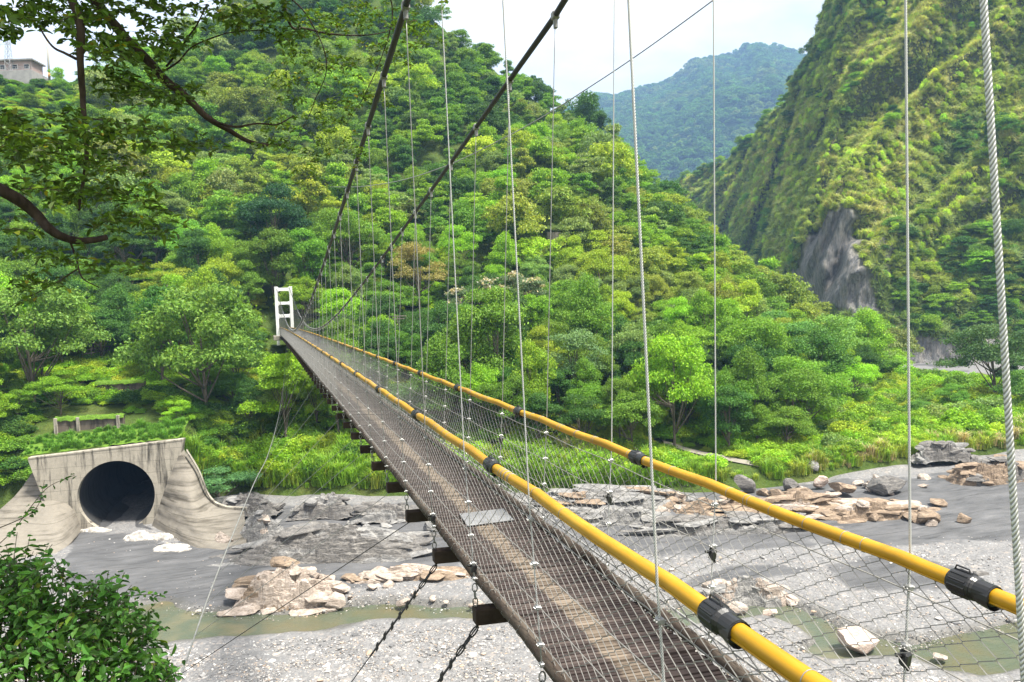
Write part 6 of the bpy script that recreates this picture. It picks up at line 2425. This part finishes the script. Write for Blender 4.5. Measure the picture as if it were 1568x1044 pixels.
# long bare sprig at the left with a few leaves
for spr in ([(-20, 850, 6.2), (20, 812, 6.2), (48, 775, 6.2), (75, 745, 6.3), (115, 727, 6.3)], [(-10, 812, 6.2), (40, 790, 6.2), (60, 770, 6.25), (68, 735, 6.3)], [(150, 905, 6.6), (196, 912, 6.6), (226, 910, 6.6), (250, 912, 6.6)], [(180, 1000, 6.5), (230, 1008, 6.5), (262, 1022, 6.5), (272, 1036, 6.5)]):
    P = smooth_path([pix(*p) for p in spr], 30)
    tube(gt, P - SO, np.linspace(.005, .002, 30), 4)
    idx_ = rng.integers(6, 30, 22)
    b = P[idx_] + rng.normal(0, .012, (22, 3))
    V, F = near_leaves(b - SO, np.tile([0, -.2, 1.0], (22, 1)) + rng.normal(0, .5, (22, 3)), 0.06, 0.03)
    EXTRA.append((V, F))
nn_ = [e[1] for e in EXTRA]
off_ = np.cumsum([0] + [len(e[0]) for e in EXTRA])
F1 = np.concatenate([e[1][:len(e[1]) // 2] + o_ for e, o_ in zip(EXTRA, off_)])
F2 = np.concatenate([e[1][len(e[1]) // 2:] + o_ for e, o_ in zip(EXTRA, off_)])
near_mesh('foliage', np.concatenate([e[0] for e in EXTRA]), np.concatenate([F1, F2]), M['leaf_near'], sb, (0.075, 0.185, 0.022))
gt.build('stem', M['bark'], sb, smooth=True)

# ------------------------------------------------------------------ air, sky, sun, camera
hz = Geo()
hmin, hmax = np.array([-1500, -60, -35.5]), np.array([2600, 3600, 1150])
c0 = (hmin + hmax) / 2
hh_ = (hmax - hmin) / 2
hz.add(frame_box(c0, (hh_[0], 0, 0), (0, hh_[1], 0), (0, 0, hh_[2])), BOXF)
t = NT('haze_air')
v = t.n('ShaderNodeVolumePrincipled')
v.inputs['Color'].default_value = (0.36, 0.60, 1.0, 1)
v.inputs['Density'].default_value = HAZE
t.t.links.new(v.outputs[0], t.out.inputs[1])
if HAZE > 0:
    o = hz.build('haze', t.m)
    tag(o, 'thin blue haze filling the valley air', 'haze', kind='stuff')

SUN_EL = math.radians(66)
sd = 0.85 * RT - 0.50 * np.array([FW[0], FW[1], 0])
sd = sd / np.linalg.norm(sd) * math.cos(SUN_EL) + np.array([0, 0, math.sin(SUN_EL)])
ld = bpy.data.lights.new('sun', 'SUN')
ld.energy = 5.0
ld.angle = math.radians(11.0)
ld.color = (1.0, 0.955, 0.86)
lo = bpy.data.objects.new('sun', ld)
COL.objects.link(lo)
lo.rotation_euler = Vector(-sd).to_track_quat('-Z', 'Y').to_euler()
lo.location = (0, 0, 60)
w = bpy.data.worlds.new('World')
SC.world = w
w.use_nodes = True
nt = w.node_tree
nt.nodes.clear()
out = nt.nodes.new('ShaderNodeOutputWorld')
bg = nt.nodes.new('ShaderNodeBackground')
sky = nt.nodes.new('ShaderNodeTexSky')
sky.sky_type = 'NISHITA'
sky.sun_disc = False
sky.sun_elevation = SUN_EL
sky.sun_rotation = math.atan2(sd[0], sd[1])
sky.altitude = 600
tc = nt.nodes.new('ShaderNodeTexCoord')
mp = nt.nodes.new('ShaderNodeMapping')
mp.inputs['Scale'].default_value = (1, 1, 2.6)
no = nt.nodes.new('ShaderNodeTexNoise')
no.inputs['Scale'].default_value = 2.6
no.inputs['Detail'].default_value = 7
no.inputs['Roughness'].default_value = 0.6
rp = nt.nodes.new('ShaderNodeValToRGB')
rp.color_ramp.elements[0].position = 0.32
rp.color_ramp.elements[0].color = (0.80, 0.80, 0.80, 1)
rp.color_ramp.elements[1].position = 0.58
rp.color_ramp.elements[1].color = (1, 1, 1, 1)
cl = nt.nodes.new('ShaderNodeMix')
cl.data_type = 'RGBA'
rp2 = nt.nodes.new('ShaderNodeValToRGB')
rp2.color_ramp.elements[0].position = 0.35
rp2.color_ramp.elements[0].color = (11.0, 11.15, 11.4, 1)
rp2.color_ramp.elements[1].position = 0.65
rp2.color_ramp.elements[1].color = (15.0, 15.1, 15.3, 1)
L_ = nt.links.new
L_(tc.outputs['Generated'], mp.inputs[0])
L_(mp.outputs[0], no.inputs['Vector'])
L_(no.outputs['Fac'], rp.inputs[0])
L_(no.outputs['Fac'], rp2.inputs[0])
L_(rp.outputs[0], cl.inputs[0])
L_(sky.outputs[0], cl.inputs[6])
L_(rp2.outputs[0], cl.inputs[7])
L_(cl.outputs[2], bg.inputs[0])
bg.inputs[1].default_value = 0.05
L_(bg.outputs[0], out.inputs[0])

cd = bpy.data.cameras.new('camera')
cd.sensor_width = 36.0
cd.lens = F_PX / 1568 * 36.0
cd.clip_start = 0.05
cd.clip_end = 20000
co_ = bpy.data.objects.new('camera', cd)
COL.objects.link(co_)
from mathutils import Matrix
mx = Matrix(((R2[0], U2[0], -FW[0], 0), (R2[1], U2[1], -FW[1], 0), (R2[2], U2[2], -FW[2], 0), (0, 0, 0, 1)))
co_.matrix_world = mx
SC.camera = co_
SC.view_settings.view_transform = 'Standard'
SC.view_settings.look = 'None'
SC.view_settings.exposure = EXPO
SC.view_settings.gamma = 1.0
SC.cycles.max_bounces = 6
SC.cycles.diffuse_bounces = 3
SC.cycles.glossy_bounces = 2
SC.cycles.transmission_bounces = 4
SC.cycles.volume_bounces = 0
SC.cycles.sample_clamp_indirect = 6.0
